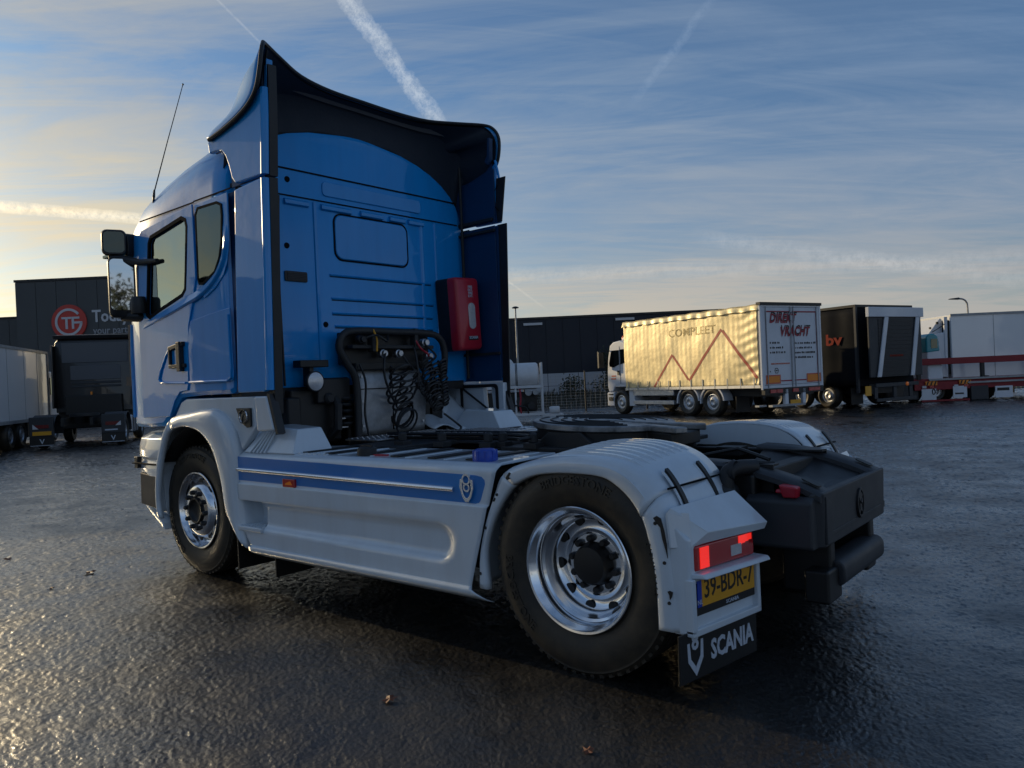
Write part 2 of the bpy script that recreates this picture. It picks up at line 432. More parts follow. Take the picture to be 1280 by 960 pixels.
# ================================================================ ground
def ground_mat():
    m = bpy.data.materials.new('wet_asphalt'); m.use_nodes = True
    t = m.node_tree; b = t.nodes['Principled BSDF']
    def n(ty, **k):
        q = t.nodes.new(ty)
        for a, v in k.items(): setattr(q, a, v)
        return q
    tc = n('ShaderNodeTexCoord')
    def noise(s, d=4, r=.6):
        q = n('ShaderNodeTexNoise'); q.inputs['Scale'].default_value = s; q.inputs['Detail'].default_value = d; q.inputs['Roughness'].default_value = r
        t.links.new(tc.outputs['Object'], q.inputs['Vector']); return q.outputs[0]
    def ramp(f, a, b_):
        q = n('ShaderNodeValToRGB'); q.color_ramp.elements[0].position = a[0]; q.color_ramp.elements[0].color = (*a[1], 1); q.color_ramp.elements[1].position = b_[0]; q.color_ramp.elements[1].color = (*b_[1], 1)
        t.links.new(f, q.inputs[0]); return q.outputs[0]
    vo = n('ShaderNodeTexVoronoi'); vo.inputs['Scale'].default_value = 105; t.links.new(tc.outputs['Object'], vo.inputs['Vector'])
    fine = noise(220, 3)
    patch = noise(0.35, 6, .62)
    streak = noise(1.6, 5, .6)
    stone = ramp(vo.outputs['Color'], (0.25, (.007, .0065, .006)), (0.9, (.034, .030, .025)))
    t.links.new(stone, b.inputs['Base Color'])
    mx = n('ShaderNodeMath', operation='MULTIPLY_ADD'); t.links.new(patch, mx.inputs[0]); mx.inputs[1].default_value = .7; t.links.new(streak, mx.inputs[2])
    rr = ramp(mx.outputs[0], (0.62, (.20,) * 3), (1.0, (.46,) * 3)); t.links.new(rr, b.inputs['Roughness'])
    # height: rolled stones of several sizes; the film of water follows it more softly
    def madd(f, k, g):
        q = n('ShaderNodeMath', operation='MULTIPLY_ADD'); t.links.new(f, q.inputs[0]); q.inputs[1].default_value = k
        if isinstance(g, float): q.inputs[2].default_value = g
        else: t.links.new(g, q.inputs[2])
        return q.outputs[0]
    coarse = noise(21, 6, .70); mid = noise(52, 4, .65)
    h0 = madd(coarse, 1.0, madd(mid, .42, 0.0))
    h1 = madd(vo.outputs['Distance'], -.20, madd(fine, .10, h0))
    bp = n('ShaderNodeBump'); bp.inputs['Strength'].default_value = 1.0; bp.inputs['Distance'].default_value = .0050
    t.links.new(h1, bp.inputs['Height']); t.links.new(bp.outputs[0], b.inputs['Normal'])
    b.inputs['Specular IOR Level'].default_value = .5
    # the water film: a smoother coat over the stones, patchy
    cw = ramp(mx.outputs[0], (0.70, (1.0,) * 3), (1.1, (.75,) * 3)); t.links.new(cw, b.inputs['Coat Weight'])
    cr_ = ramp(mx.outputs[0], (0.66, (.17,) * 3), (1.0, (.36,) * 3)); t.links.new(cr_, b.inputs['Coat Roughness'])
    b.inputs['Coat IOR'].default_value = 1.5
    bp3 = n('ShaderNodeBump'); bp3.inputs['Strength'].default_value = 1.0; bp3.inputs['Distance'].default_value = .0050
    t.links.new(h0, bp3.inputs['Height']); t.links.new(bp3.outputs[0], b.inputs['Coat Normal'])
    return m
M['asphalt'] = ground_mat()
# one sheet: rolled stone texture as real relief on the side that is seen, in rings that widen with distance; flat beyond and behind
def ground_sheet():
    cx, cy = 5.8, -2.9
    rng = np.random.default_rng(11)
    th = np.radians(np.arange(130 - 42, 130 + 42.01, 0.11)); r = [1.0]
    while r[-1] < 48: r.append(r[-1] + max(.007, .0030 * r[-1]))
    r = np.array(r); nr, nth = len(r), len(th)
    def smooth(f, n):
        for _ in range(n):
            for ax in (0, 1): f = (np.roll(f, 1, ax) + 2 * f + np.roll(f, -1, ax)) / 4
        return f / f.std()
    f = .75 * smooth(rng.standard_normal((nr, nth)), 0) + .62 * smooth(rng.standard_normal((nr, nth)), 1) + .07 * smooth(rng.standard_normal((nr, nth)), 4)
    sp_ = np.maximum(.007, .0034 * r)[:, None]
    und = smooth(rng.standard_normal((nr, nth)), 40) * .0012
    edge = np.clip(np.minimum(np.arange(nth), np.arange(nth)[::-1]) / 12.0, 0, 1)[None, :] * np.clip((48 - r) / 12, 0, 1)[:, None] * np.clip((r - 1.0) / .2, 0, 1)[:, None]
    z = (RELIEF * sp_ * f + und) * edge
    X = cx + r[:, None] * np.cos(th)[None, :]; Y = cy + r[:, None] * np.sin(th)[None, :]
    V = np.stack([X, Y, z], -1).reshape(-1, 3)
    i = np.arange(nr - 1)[:, None] * nth + np.arange(nth - 1)[None, :]
    F = np.stack([i, i + nth, i + nth + 1, i + 1], -1).reshape(-1, 4)
    # the rest of the sheet: rings round the back, the small disc in the middle, the far rim
    tb = np.radians(np.linspace(130 + 42, 130 - 42 + 360, 49)); tb[0] = th[-1]; tb[-1] = th[0] + 2 * np.pi
    def fan(ra, rb, tt, V, F):
        n = len(tt); o = len(V)
        P = np.concatenate([np.stack([cx + q * np.cos(tt), cy + q * np.sin(tt), 0 * tt], -1) for q in (ra, rb)])
        k = np.arange(n - 1)
        return np.concatenate([V, P]), np.concatenate([F, np.stack([o + k, o + n + k, o + n + k + 1, o + k + 1], -1)])
    for ra, rb in ((1.0, 8.0), (8.0, r[-1])): V, F = fan(ra, rb, tb, V, F)
    full = np.concatenate([th, tb[1:]])
    for ra, rb in ((.02, 1.0), (r[-1], 240), (240, 900)): V, F = fan(ra, rb, full, V, F)
    me = bpy.data.meshes.new('ground')
    me.vertices.add(len(V)); me.vertices.foreach_set('co', V.astype(np.float32).ravel())
    me.loops.add(len(F) * 4); me.loops.foreach_set('vertex_index', F.astype(np.int32).ravel())
    me.polygons.add(len(F)); me.polygons.foreach_set('loop_start', np.arange(0, len(F) * 4, 4, dtype=np.int32))
    me.update(); me.validate(); me.shade_smooth(); me.materials.append(M['asphalt'])
    return me
RELIEF = 0.10
g = bpy.data.objects.new('ground', ground_sheet()); COL.objects.link(g); tag(g, kind='structure')
# ================================================================ the blue and white tractor unit (x runs backwards along it, y to its far side)
TO = Vector((1.65, 1.275, 0))
truck = thing('tractor_unit', 'blue and white two-axle tractor unit without trailer, seen from behind in the foreground', 'truck', TO)
ORIGIN[truck.name] = -TO
def tp(name, mb, m, parent=None, **k):
    return put(name, mb, m, parent or truck, **k)

# ---------------- cab shell: sections along x, hollow, windows cut through both sides
def cab_sections(inset=0.0):
    S = []
    #      x     half-width  top    bottom
    T = [(-1.42, 0.62, 2.62, 1.30), (-1.40, 0.80, 2.74, 1.24), (-1.33, 0.97, 2.86, 1.20), (-1.20, 1.075, 2.97, 1.17), (-1.00, 1.165, 3.06, 1.16),
         (-0.82, 1.21, 3.13, 1.16), (-0.66, 1.238, 3.185, 1.16), (-0.34, 1.245, 3.27, 1.17), (-0.20, 1.245, 3.30, 1.27), (-0.05, 1.245, 3.335, 1.395), (0.30, 1.245, 3.39, 1.41),
         (0.55, 1.245, 3.44, 1.41), (0.70, 1.245, 3.475, 1.41), (0.735, 1.232, 3.468, 1.425), (0.75, 1.205, 3.44, 1.45)]
    for x, hw, zt, zb in T:
        x2 = x
        if inset:
            x2 = x + inset if x < -1.2 else (x - inset if x > 0.69 else x)
            hw -= inset; zt -= inset; zb += inset
        l = []
        rr = 0.44; tilt = 0.07
        zsh = zt - rr
        lean = lambda z: tilt * max(0.0, (z - 2.75)) ** 1.0
        # left bottom -> left top shoulder -> right shoulder -> right bottom
        for z in (zb, zb + 0.03, 1.7, 2.2, 2.6):
            l.append((x2, -hw + (0.02 if z == zb else 0), max(z, zb)))
        for k in range(9):
            a = math.pi / 2 * k / 8
            yy = -hw + rr * 0.95 * (1 - math.cos(a)) + lean(zsh)
            zz = zsh + rr * math.sin(a); w_ = smooth01((x - .45) / .25)      # towards the back the roof is a wide arch
            o_ = hw * math.cos(a * .93) ** .75; z2 = (zt - .57) + .60 * math.sqrt(max(0, 1 - (o_ / hw) ** 2.2))
            l.append((x2, lerp(yy, -o_, w_), lerp(zz, z2, w_)))
        for k in range(1, 4):
            t = k / 4; y0 = l[13][1]; zt0 = l[13][2]
            l.append((x2, lerp(y0, 0, t), zt0 + (zt + .04 - zt0) * math.sin(t * math.pi / 2)))
        R = [(a, -b, c) for a, b, c in l][::-1]
        S.append([(a, 1.275 + b, c) for a, b, c in l + [(x2, 0, zt + 0.04)] + R])
    return S
shell = MB(); shell.loft(cab_sections(), True, True)
inner = MB(); inner.loft(cab_sections(0.05), True, True)
me1 = mesh_of('cab_shell', shell, 'blue', 0); me2 = mesh_of('inner', inner, 'blue', 0)
for p in me2.polygons: p.flip()
sh = bpy.data.objects.new('cab_shell', me1); ins = bpy.data.objects.new('inner', me2)
DOORWIN = [(-0.505, 2.09), (-0.42, 2.66), (-0.385, 2.705), (0.13, 2.775), (0.19, 2.75), (0.205, 2.70), (0.165, 2.40), (0.14, 2.23), (0.09, 2.19), (-0.30, 2.105), (-0.46, 2.065)]
REARWIN = [(0.355, 2.28), (0.36, 2.76), (0.39, 2.80), (0.66, 2.795), (0.715, 2.77), (0.72, 2.70), (0.70, 2.52), (0.66, 2.40), (0.59, 2.31), (0.42, 2.245), (0.37, 2.25)]
cut1 = MB(); cut1.prism(DOORWIN, 'y', -0.5, 3.0)
cut2 = MB(); cut2.prism([(1.275 + a, b) for a, b in ((-1.02, 2.05), (1.02, 2.05), (0.97, 2.72), (-0.97, 2.72))], 'x', -1.7, -1.0)
cuts = []
for nm, mb in (('cut1', cut1), ('cut2', cut2)):
    o = bpy.data.objects.new(nm, mesh_of(nm, mb, None, 0)); cuts.append(o)
tmp = [sh, ins] + cuts
for o in tmp: COL.objects.link(o)
# the wall is the outer loft minus the inner loft
for p in me2.polygons: p.flip()
for o in (ins,) + tuple(cuts):
    b = sh.modifiers.new('cut', 'BOOLEAN'); b.operation = 'DIFFERENCE'; b.object = o; b.solver = 'EXACT'
dg = bpy.context.evaluated_depsgraph_get()
me = bpy.data.meshes.new_from_object(sh.evaluated_get(dg))
for o in tmp: bpy.data.objects.remove(o)
me.name = 'cab_body'
me.shade_smooth(); me.set_sharp_from_angle(angle=rad(28))
cab = bpy.data.objects.new('cab_body', me); COL.objects.link(cab); cab.parent = truck; cab.location = -TO
me.materials.clear(); me.materials.append(M['blue'])

# interior things that belong to the cab: floor, dash, seats, curtain
mb = MB(); mb.box(-1.25, 0.65, 0.15, 2.4, 1.52, 1.60); tp('cab_floor', mb, 'inside', cab)
mb = MB(); mb.hexa([(-1.30, 0.2, 1.6), (-0.95, 0.2, 1.6), (-0.95, 2.35, 1.6), (-1.30, 2.35, 1.6)], [(-1.30, 0.2, 2.08), (-1.02, 0.2, 2.02), (-1.02, 2.35, 2.02), (-1.30, 2.35, 2.08)])
tp('dashboard', mb, 'inside', cab, bevel=0.02)
for yc in (0.62, 1.93):
    mb = MB()
    mb.hexa([(-0.45, yc - .24, 1.78), (0.05, yc - .24, 1.78), (0.05, yc + .24, 1.78), (-0.45, yc + .24, 1.78)], [(-0.45, yc - .24, 1.95), (0.05, yc - .24, 1.92), (0.05, yc + .24, 1.92), (-0.45, yc + .24, 1.95)])
    mb.hexa([(-0.02, yc - .24, 1.9), (0.13, yc - .24, 1.9), (0.13, yc + .24, 1.9), (-0.02, yc + .24, 1.9)], [(0.10, yc - .20, 2.50), (0.20, yc - .20, 2.48), (0.20, yc + .20, 2.48), (0.10, yc + .20, 2.50)])
    mb.hexa([(0.10, yc - .13, 2.52), (0.20, yc - .13, 2.52), (0.20, yc + .13, 2.52), (0.10, yc + .13, 2.52)], [(0.13, yc - .12, 2.70), (0.21, yc - .12, 2.70), (0.21, yc + .12, 2.70), (0.13, yc + .12, 2.70)])
    tp('cab_seat', mb, 'seat', cab, bevel=0.05, seg=3)
mb = MB(); mb.box(0.60, 0.66, 0.14, 2.41, 1.6, 3.2); tp('bunk_curtain', mb, 'inside', cab)

def poly_offset(pts, d):
    """move each corner of a polygon outwards by d"""
    n = len(pts); A = sum(pts[i][0] * pts[(i + 1) % n][1] - pts[(i + 1) % n][0] * pts[i][1] for i in range(n))
    sgn = 1 if A > 0 else -1; out = []
    for i in range(n):
        a = Vector(pts[i - 1]); b = Vector(pts[i]); c = Vector(pts[(i + 1) % n])
        e1 = (b - a).normalized(); e2 = (c - b).normalized()
        n1 = Vector((e1.y, -e1.x)) * sgn; n2 = Vector((e2.y, -e2.x)) * sgn
        m = (n1 + n2).normalized(); k = d / max(0.4, m.dot(n1))
        out.append((b.x + m.x * k, b.y + m.y * k))
    return out
def ring_poly(mb, outer_pts, hole, ax, a0, a1):
    """plate with a hole: a bridge of quads is made by walking angles about the hole's centre"""
    hole2 = hole
    cx = sum(p[0] for p in hole2) / len(hole2); cz = sum(p[1] for p in hole2) / len(hole2)
    bm = bmesh.new()
    ve = [bm.verts.new((p[0], p[1], 0)) for p in outer_pts]; vh = [bm.verts.new((p[0], p[1], 0)) for p in hole2]
    ed = [bm.edges.new((ve[i], ve[(i + 1) % len(ve)])) for i in range(len(ve))] + [bm.edges.new((vh[i], vh[(i + 1) % len(vh)])) for i in range(len(vh))]
    bmesh.ops.triangle_fill(bm, use_beauty=True, use_dissolve=False, edges=ed)
    bm.verts.index_update()
    vs = [(v.co.x, v.co.y) for v in bm.verts]; fs = [tuple(v.index for v in f.verts) for f in bm.faces]
    bm.free()
    n = len(vs); no = len(outer_pts); nh = len(hole2)
    V = [MB._p(ax, a0, q) for q in vs] + [MB._p(ax, a1, q) for q in vs]
    F = [f[::-1] for f in fs] + [tuple(i + n for i in f) for f in fs]
    F += [(i, (i + 1) % no, n + (i + 1) % no, n + i) for i in range(no)]
    F += [(no + i, no + (i + 1) % nh, n + no + (i + 1) % nh, n + no + i) for i in range(nh)]
    mb.add(V, F); return mb

# ---------------- doors, panes and side pieces, near (y=0.03) and far (y=2.52) side
DOOR = [(-0.66, 1.24), (-0.665, 2.02), (-0.60, 2.74), (-0.55, 2.785), (0.30, 2.855), (0.305, 2.30), (0.235, 2.10), (0.165, 1.95), (0.12, 1.50), (0.10, 1.45), (-0.02, 1.44), (-0.11, 1.37), (-0.20, 1.25)]
for side in (0, 1):
    Y = (lambda y: y) if side == 0 else (lambda y: 2.55 - y)
    mb = MB(); ring_poly(mb, DOOR, poly_offset(DOORWIN, 0.012), 'y', Y(0.031), Y(0.018))
    door = tp('door', mb, 'blue', bevel=0.005)
    mb = MB(); ring_poly(mb, poly_offset(DOORWIN, 0.018), poly_offset(DOORWIN, -0.012), 'y', Y(0.034), Y(0.0155)); tp('window_frame', mb, 'seam', door, bevel=0.002)
    mb = MB(); mb.prism(poly_offset(DOORWIN, -0.02), 'y', Y(0.036), Y(0.040)); tp('window_pane', mb, 'glass', door)
    mb = MB(); mb.box(-0.14, 0.11, Y(0.020), Y(-0.006), 1.63, 1.66); mb.box(-0.14, -0.115, Y(0.02), Y(-0.006), 1.66, 1.80)
    mb.prism([(-0.13, 1.80), (0.10, 1.83), (0.10, 1.795), (-0.10, 1.77)], 'y', Y(0.02), Y(-0.012)); mb.box(0.02, 0.075, Y(0.019), Y(-0.022), 1.60, 1.83)
    tp('door_handle', mb, 'black', door, bevel=0.006)
    # pressed frame line under the handle (raised bead)
    bead = [(-0.13, Y(0.017), 1.80), (-0.20, Y(0.015), 1.74), (-0.30, Y(0.013), 1.62), (-0.335, Y(0.013), 1.55), (-0.31, Y(0.013), 1.525), (-0.2, Y(0.013), 1.518), (0.09, Y(0.013), 1.508)]
    mb = MB(); mb.tube(bead, 0.010, 6); tp('door_bead', mb, 'blue', door)
    # corner panel behind the door with the fixed rear window and the locker hatch
    PANEL = [(0.325, 1.45), (0.325, 2.30), (0.325, 2.86), (0.90, 2.875), (0.865, 2.4), (0.835, 1.9), (0.80, 1.42), (0.335, 1.425)]
    mb = MB(); mb.prism([(0.14, 1.50), (0.145, 1.86), (0.19, 1.98), (0.60, 2.02), (0.765, 2.03), (0.775, 1.53), (0.755, 1.505)], 'y', Y(0.031), Y(0.019)); hatch = tp('side_locker_hatch', mb, 'blue', bevel=0.006)
    mb = MB(); mb.tube([(0.15, Y(0.014), 1.512), (0.70, Y(0.014), 1.506), (0.755, Y(0.014), 1.53), (0.76, Y(0.014), 1.60), (0.755, Y(0.014), 1.98)], 0.010, 6); tp('hatch_bead', mb, 'blue', hatch)
    RP = [(0.33, 2.20), (0.33, 2.84), (0.80, 2.85), (0.795, 2.50), (0.76, 2.36), (0.70, 2.27), (0.58, 2.19), (0.42, 2.13)]
    mb = MB(); mb.prism(RP, 'y', Y(0.031), Y(0.020)); pan = tp('rear_side_panel', mb, 'blue', bevel=0.006)
    mb = MB(); mb.prism(REARWIN, 'y', Y(0.022), Y(0.015)); tp('rear_side_window', mb, 'darkglass', pan, bevel=0.004)
    mb = MB(); mb.ring(poly_offset(REARWIN, 0.014), poly_offset(REARWIN, -0.004), 'y', Y(0.022), Y(0.012)); tp('window_seal', mb, 'seam', pan)
    mb = MB(); WL = spline([(-0.62, 0, 2.0), (-0.1, 0, 2.085), (0.16, 0, 2.135), (0.36, 0, 2.175), (0.55, 0, 2.25), (0.67, 0, 2.345), (0.735, 0, 2.46), (0.755, 0, 2.62)], 4)
    lp = []
    for i, q in enumerate(WL):
        d = (WL[min(i + 1, len(WL) - 1)] - WL[max(i - 1, 0)]).normalized(); nx, nz = -d.z, d.x; e = min(1, i / 3, (len(WL) - 1 - i) / 3)
        lp.append([(q.x + nx * k, Y(y), q.z + nz * k) for k, y in ((-.034, .020), (-.026, .020 - .016 * e), (-.018, .020 - .020 * e), (.034, .019))])
    mb.loft(lp); tp('waistline_moulding', mb, 'blue', smooth=30)
    mb = MB(); mb.box(-0.58, 0.31, Y(0.031), Y(0.026), 2.862, 2.872); mb.box(0.31, 0.83, Y(0.031), Y(0.026), 2.868, 2.878); tp('roof_seam', mb, 'seam')
    # side deflector: a deep closing panel behind the cab, in two tiers
    for (x0t, x0b, x1t, x1b, z1, z0, nm) in ((0.915, 0.835, 1.262, 1.205, 2.862, 1.415, 'side_deflector'), (0.60, 0.925, 1.285, 1.264, 3.33, 2.882, 'upper_side_deflector')):
        if nm == 'side_deflector':
            prof = [(x0b, z0), (x1b - .03, z0), (x1b, z0 + .03), (x1t, z1), (x0t, z1 - 0.02), (0.88, 2.3)]
        else:
            prof = [(0.93, 2.885), (1.262, 2.880), (1.292, 3.28), (1.294, 3.47), (1.24, 3.44), (1.12, 3.375), (0.90, 3.315), (0.62, 3.285), (0.585, 3.24), (0.60, 3.165), (0.70, 3.165), (0.77, 3.15), (0.82, 3.10), (0.855, 3.03), (0.89, 2.93)]
        if side == 1: prof = [(min(a, 1.20 if b > 3.2 else 1.235), b) for a, b in prof]
        mb = MB(); mb.prism(prof, 'y', Y(0.010), Y(0.050)); d = tp(nm, mb, 'blue', bevel=0.010, seg=3)
        # rounded rear lip that catches the low sun
        if nm == 'side_deflector':
            lip = [(1.208, Y(0.036), 1.425), (1.235, Y(0.036), 2.1), (1.262, Y(0.036), 2.858)]
            seal = [(1.215, Y(0.085), 1.26), (1.222, Y(0.085), 1.425), (1.248, Y(0.085), 2.1), (1.276, Y(0.085), 2.865)]
        else:
            lip = [(1.264, Y(0.036), 2.885), (1.290, Y(0.036), 3.25), (1.292, Y(0.04), 3.46)]
            seal = [(1.280, Y(0.085), 2.875), (1.305, Y(0.085), 3.25), (1.31, Y(0.09), 3.62)]
        if side == 1: lip = [(a - (.09 if c > 3.3 else .05), b, c) for a, b, c in lip]
        mb = MB(); mb.tube(spline(lip, 4), 0.030 if side == 0 else .012, 10); tp('deflector_lip', mb, 'blue', d)
        mb = MB(); P = spline(seal, 4)
        if side == 1:
            zs_ = (1.13, 2.862) if nm == 'side_deflector' else (2.885, 3.29)
            mb.hexa([(1.185, 2.497, zs_[0]), (1.262, 2.497, zs_[0]), (1.262, 2.510, zs_[0]), (1.185, 2.510, zs_[0])], [(1.205 if zs_[1] < 3 else 1.215, 2.497, zs_[1]), (1.318 if zs_[1] < 3 else 1.325, 2.497, zs_[1]), (1.318 if zs_[1] < 3 else 1.325, 2.510, zs_[1]), (1.205 if zs_[1] < 3 else 1.215, 2.510, zs_[1])])
            tp('rubber_edge', mb, 'black', d, bevel=.004); P = None
        if P: mb.loft([[(q.x - .05, q.y - .030, q.z), (q.x + .012, q.y - .030, q.z), (q.x + .018, q.y + .030, q.z), (q.x - .05, q.y + .030, q.z)] for q in P], True, True); tp('rubber_edge', mb, 'black', d)
        # quilted lining on the inner face
        mb = MB()
        ps = [(a, b) for a, b in prof]
        cx = sum(a for a, b in ps) / len(ps); cz = sum(b for a, b in ps) / len(ps)
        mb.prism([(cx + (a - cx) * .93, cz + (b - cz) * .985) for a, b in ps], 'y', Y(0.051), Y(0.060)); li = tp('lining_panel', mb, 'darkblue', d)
        mb = MB()
        zz = z0 + 0.1
        k = 0
        xa, xb = (0.95, 1.19) if nm == 'side_deflector' else (1.02, 1.24)
        while zz < z1 - 0.30:
            mb.tube([(xa, Y(0.061), zz), (xb, Y(0.061), zz + 0.24)], 0.004, 4); mb.tube([(xa, Y(0.0612), zz + 0.24), (xb, Y(0.0612), zz)], 0.004, 4)
            zz += 0.24
        tp('quilt_stitching', mb, 'seam', li)
    # dark vertical strut and brackets tying the deflector to the cab
    mb = MB(); mb.tube([(0.80, Y(0.10), 1.45), (0.80, Y(0.10), 2.6), (0.80, Y(0.10), 3.25 if side == 0 else 3.72)], 0.014, 8); mb.box(0.75, 1.18, Y(0.075), Y(0.10), 2.90, 2.93); mb.box(0.75, 1.20, Y(0.075), Y(0.10), 2.80, 2.825); mb.box(0.74, 1.20, Y(0.075), Y(0.10), 1.66, 1.685)
    tp('deflector_strut', mb, 'steel', bevel=0.003)
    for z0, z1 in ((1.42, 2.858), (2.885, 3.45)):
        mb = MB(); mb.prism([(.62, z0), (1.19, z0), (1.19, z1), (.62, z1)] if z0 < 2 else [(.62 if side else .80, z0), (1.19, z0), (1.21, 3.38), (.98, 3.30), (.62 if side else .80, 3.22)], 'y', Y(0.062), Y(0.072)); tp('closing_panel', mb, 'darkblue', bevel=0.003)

# ---------------- roof spoiler: a flared scoop over the cab roof
def spoiler_edge(t):      # rear lip, t 0..1 from near lower tip over the top to the far lower tip
    L_ = [(0.63, -0.005, 3.262), (0.84, -0.008, 3.290), (1.05, -0.012, 3.332), (1.20, -0.016, 3.385), (1.285, -0.016, 3.46), (1.325, -0.010, 3.58), (1.332, 0.004, 3.69), (1.30, 0.040, 3.765), (1.235, 0.10, 3.80), (1.10, 0.31, 3.80),
          (0.955, 0.58, 3.79), (0.875, 0.90, 3.788), (0.852, 1.275, 3.79)]
    P = L_ + [(a - .11 * smooth01((2.55 - b - 1.3) / 1.1), 2.55 - b, c) for a, b, c in L_[:-1][::-1]]
    return P
rim = spline(spoiler_edge(0), 4)
nR = len(rim)
FKEY = [(0.0, -0.22, 1.275, 3.43), (0.35, -0.15, 0.90, 3.43), (0.55, 0.02, 0.55, 3.42), (0.70, 0.20, 0.34, 3.39), (0.82, 0.38, 0.18, 3.34), (0.92, 0.52, 0.08, 3.28), (1.0, 0.60, 0.035, 3.235)]
def spoiler_front(i):
    t = i / (nR - 1); s = abs(t - 0.5) * 2
    for a, b in zip(FKEY[:-1], FKEY[1:]):
        if s <= b[0] + 1e-6:
            f = (s - a[0]) / (b[0] - a[0]); x, y, z = (lerp(a[k], b[k], f) for k in (1, 2, 3)); break
    return Vector((x, y if t < 0.5 else 2.55 - y, z))
mb = MB(); rows = []
nt_ = 14
fr = [spoiler_front(i) for i in range(nR)]
for j in range(nt_ + 1):
    t = j / nt_
    row = []
    for i in range(nR):
        a, b = fr[i], rim[i]
        q = a.lerp(b, t)
        h = (b.z - a.z)
        s_ = abs(i / (nR - 1) - .5) * 2; e_ = lerp(1.35, 0.62, smooth01((s_ - .35) / .4))      # hollow in the middle, full at the wings
        q.z = a.z + h * t ** e_
        k_ = smooth01((s_ - .42) / .16)
        if k_ > 0:                                             # the wings are full: run forward along the side before turning in
            dx = min(.34, .75 * max(0, b.x - a.x)); c_ = Vector((b.x - dx, b.y, b.z + (.02 if b.z < 3.7 else -.05)))
            q = q.lerp(a * (1 - t) ** 2 + c_ * 2 * t * (1 - t) + b * t * t, k_)
        row.append(q)
    rows.append(row)
mb.add([q for r in rows for q in r], [(j * nR + i, j * nR + i + 1, (j + 1) * nR + i + 1, (j + 1) * nR + i) for j in range(nt_) for i in range(nR - 1)])
sp_ = tp('roof_spoiler', mb, 'blue', solid=0.02, smooth=60)
mb = MB(); mb.tube([(q.x + .004, q.y, q.z - .008) for q in rim], 0.015, 8); tp('spoiler_lip', mb, 'black', sp_)
# dark skin under the scoop, a little inside the rim
mb = MB(); und = []
for j in range(3, nt_ + 1):
    und.append([Vector((q.x - .01, 1.275 + (q.y - 1.275) * .975, q.z - 0.035)) for q in rows[j]])
mb.add([q for r in und for q in r], [(j * nR + i, j * nR + i + 1, (j + 1) * nR + i + 1, (j + 1) * nR + i) for j in range(len(und) - 1) for i in range(nR - 1)])
tp('spoiler_underside', mb, 'lining', sp_, smooth=60)
# one broad smooth concave liner from the lip down to the back edge of the roof, with a dull band along it
top = [q for q in rim if q.z > 3.62]
def liner(t, i, push=0.0):
    q = top[i]; y = 1.275 + (q.y - 1.275) * .965; o = abs(y - 1.275)
    a = Vector((q.x - .015, y, q.z - .02)); zr = 2.90 + .60 * math.sqrt(max(0, 1 - (min(o, 1.2) / 1.245) ** 2.2)) - .02
    b = Vector((.70, 1.275 + (y - 1.275) * .985, zr)); m = Vector((lerp(a.x, b.x, .80), lerp(a.y, b.y, .5), lerp(a.z, b.z, .10)))
    r = a * (1 - t) ** 2 + m * 2 * t * (1 - t) + b * t * t
    return r + Vector((.6, 0, -.8)) * push
def strip(t0, t1, n, push):
    V = [liner(lerp(t0, t1, k / n), i, push) for k in range(n + 1) for i in range(len(top))]; w = len(top)
    return V, [(k * w + i, k * w + i + 1, (k + 1) * w + i + 1, (k + 1) * w + i) for k in range(n) for i in range(w - 1)]
mb = MB(); mb.add(*strip(0.0, 1.0, 14, 0)); tp('spoiler_liner', mb, 'lining', sp_, smooth=80)
mb = MB(); mb.add(*strip(0.20, 0.32, 3, .016)); tp('stiffener_band', mb, 'band', sp_, smooth=80)
mb = MB(); mb.add(*strip(0.0, 0.10, 3, .012)); tp('lip_flange', mb, 'black', sp_, smooth=80)
mb = MB(); mb.prism([(1.262, 3.42), (1.30, 3.47), (1.312, 3.66), (1.285, 3.66), (1.268, 3.50), (1.235, 3.455)], 'y', 0.055, 0.105); tp('spoiler_brace', mb, 'blue', sp_, bevel=0.006)
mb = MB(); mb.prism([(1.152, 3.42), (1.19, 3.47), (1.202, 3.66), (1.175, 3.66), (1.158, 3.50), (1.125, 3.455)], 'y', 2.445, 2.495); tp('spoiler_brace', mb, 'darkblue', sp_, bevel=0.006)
mb = MB(); mb.tube([(0.70, 0.30, 3.28), (0.72, 0.5, 3.39), (0.72, 0.9, 3.485), (0.72, 1.275, 3.505), (0.72, 1.65, 3.485), (0.72, 2.05, 3.39)], 0.010, 6); tp('roof_seal', mb, 'black')

# ---------------- roof antenna, marker lamp, sun visor end
mb = MB(); mb.tube([(-0.42, 0.11, 3.0), (-0.475, 0.10, 3.02), (-0.465, 0.10, 3.07)], 0.010, 8); mb.tube([(-0.465, 0.10, 3.06), (-0.45, 0.10, 3.12)], [0.012, 0.008], 8)
ant = tp('antenna', mb, 'black')
mb = MB(); mb.tube([(-0.455, 0.10, 3.10), (-0.18, 0.10, 3.47), (0.10, 0.10, 3.835)], [0.0055, 0.004, 0.003], 6); tp('antenna_whip', mb, 'black', ant)
mb = MB(); mb.ball((0.10, 0.10, 3.835), 0.008, nu=8, nv=6); tp('antenna_tip', mb, 'black', ant)
mb = MB(); mb.lathe([(0.05, 0), (0.05, .07), (0.035, .10), (0.0, .105)], (-0.35, 0.48, 3.30), 'z', 16); tp('roof_marker_lamp', mb, 'black', bevel=0.0)
mb = MB(); mb.prism([(-0.86, 2.60), (-0.79, 2.61), (-0.77, 2.70), (-0.79, 2.80), (-0.88, 2.82), (-0.92, 2.74), (-0.91, 2.64)], 'y', 0.0, 0.12); vis = tp('sun_visor', mb, 'black', bevel=0.02)
mb = MB(); mb.box(-1.56, -1.02, 0.12, 2.43, 2.70, 2.73); tp('visor_blade', mb, 'darkglass', vis, bevel=0.008)

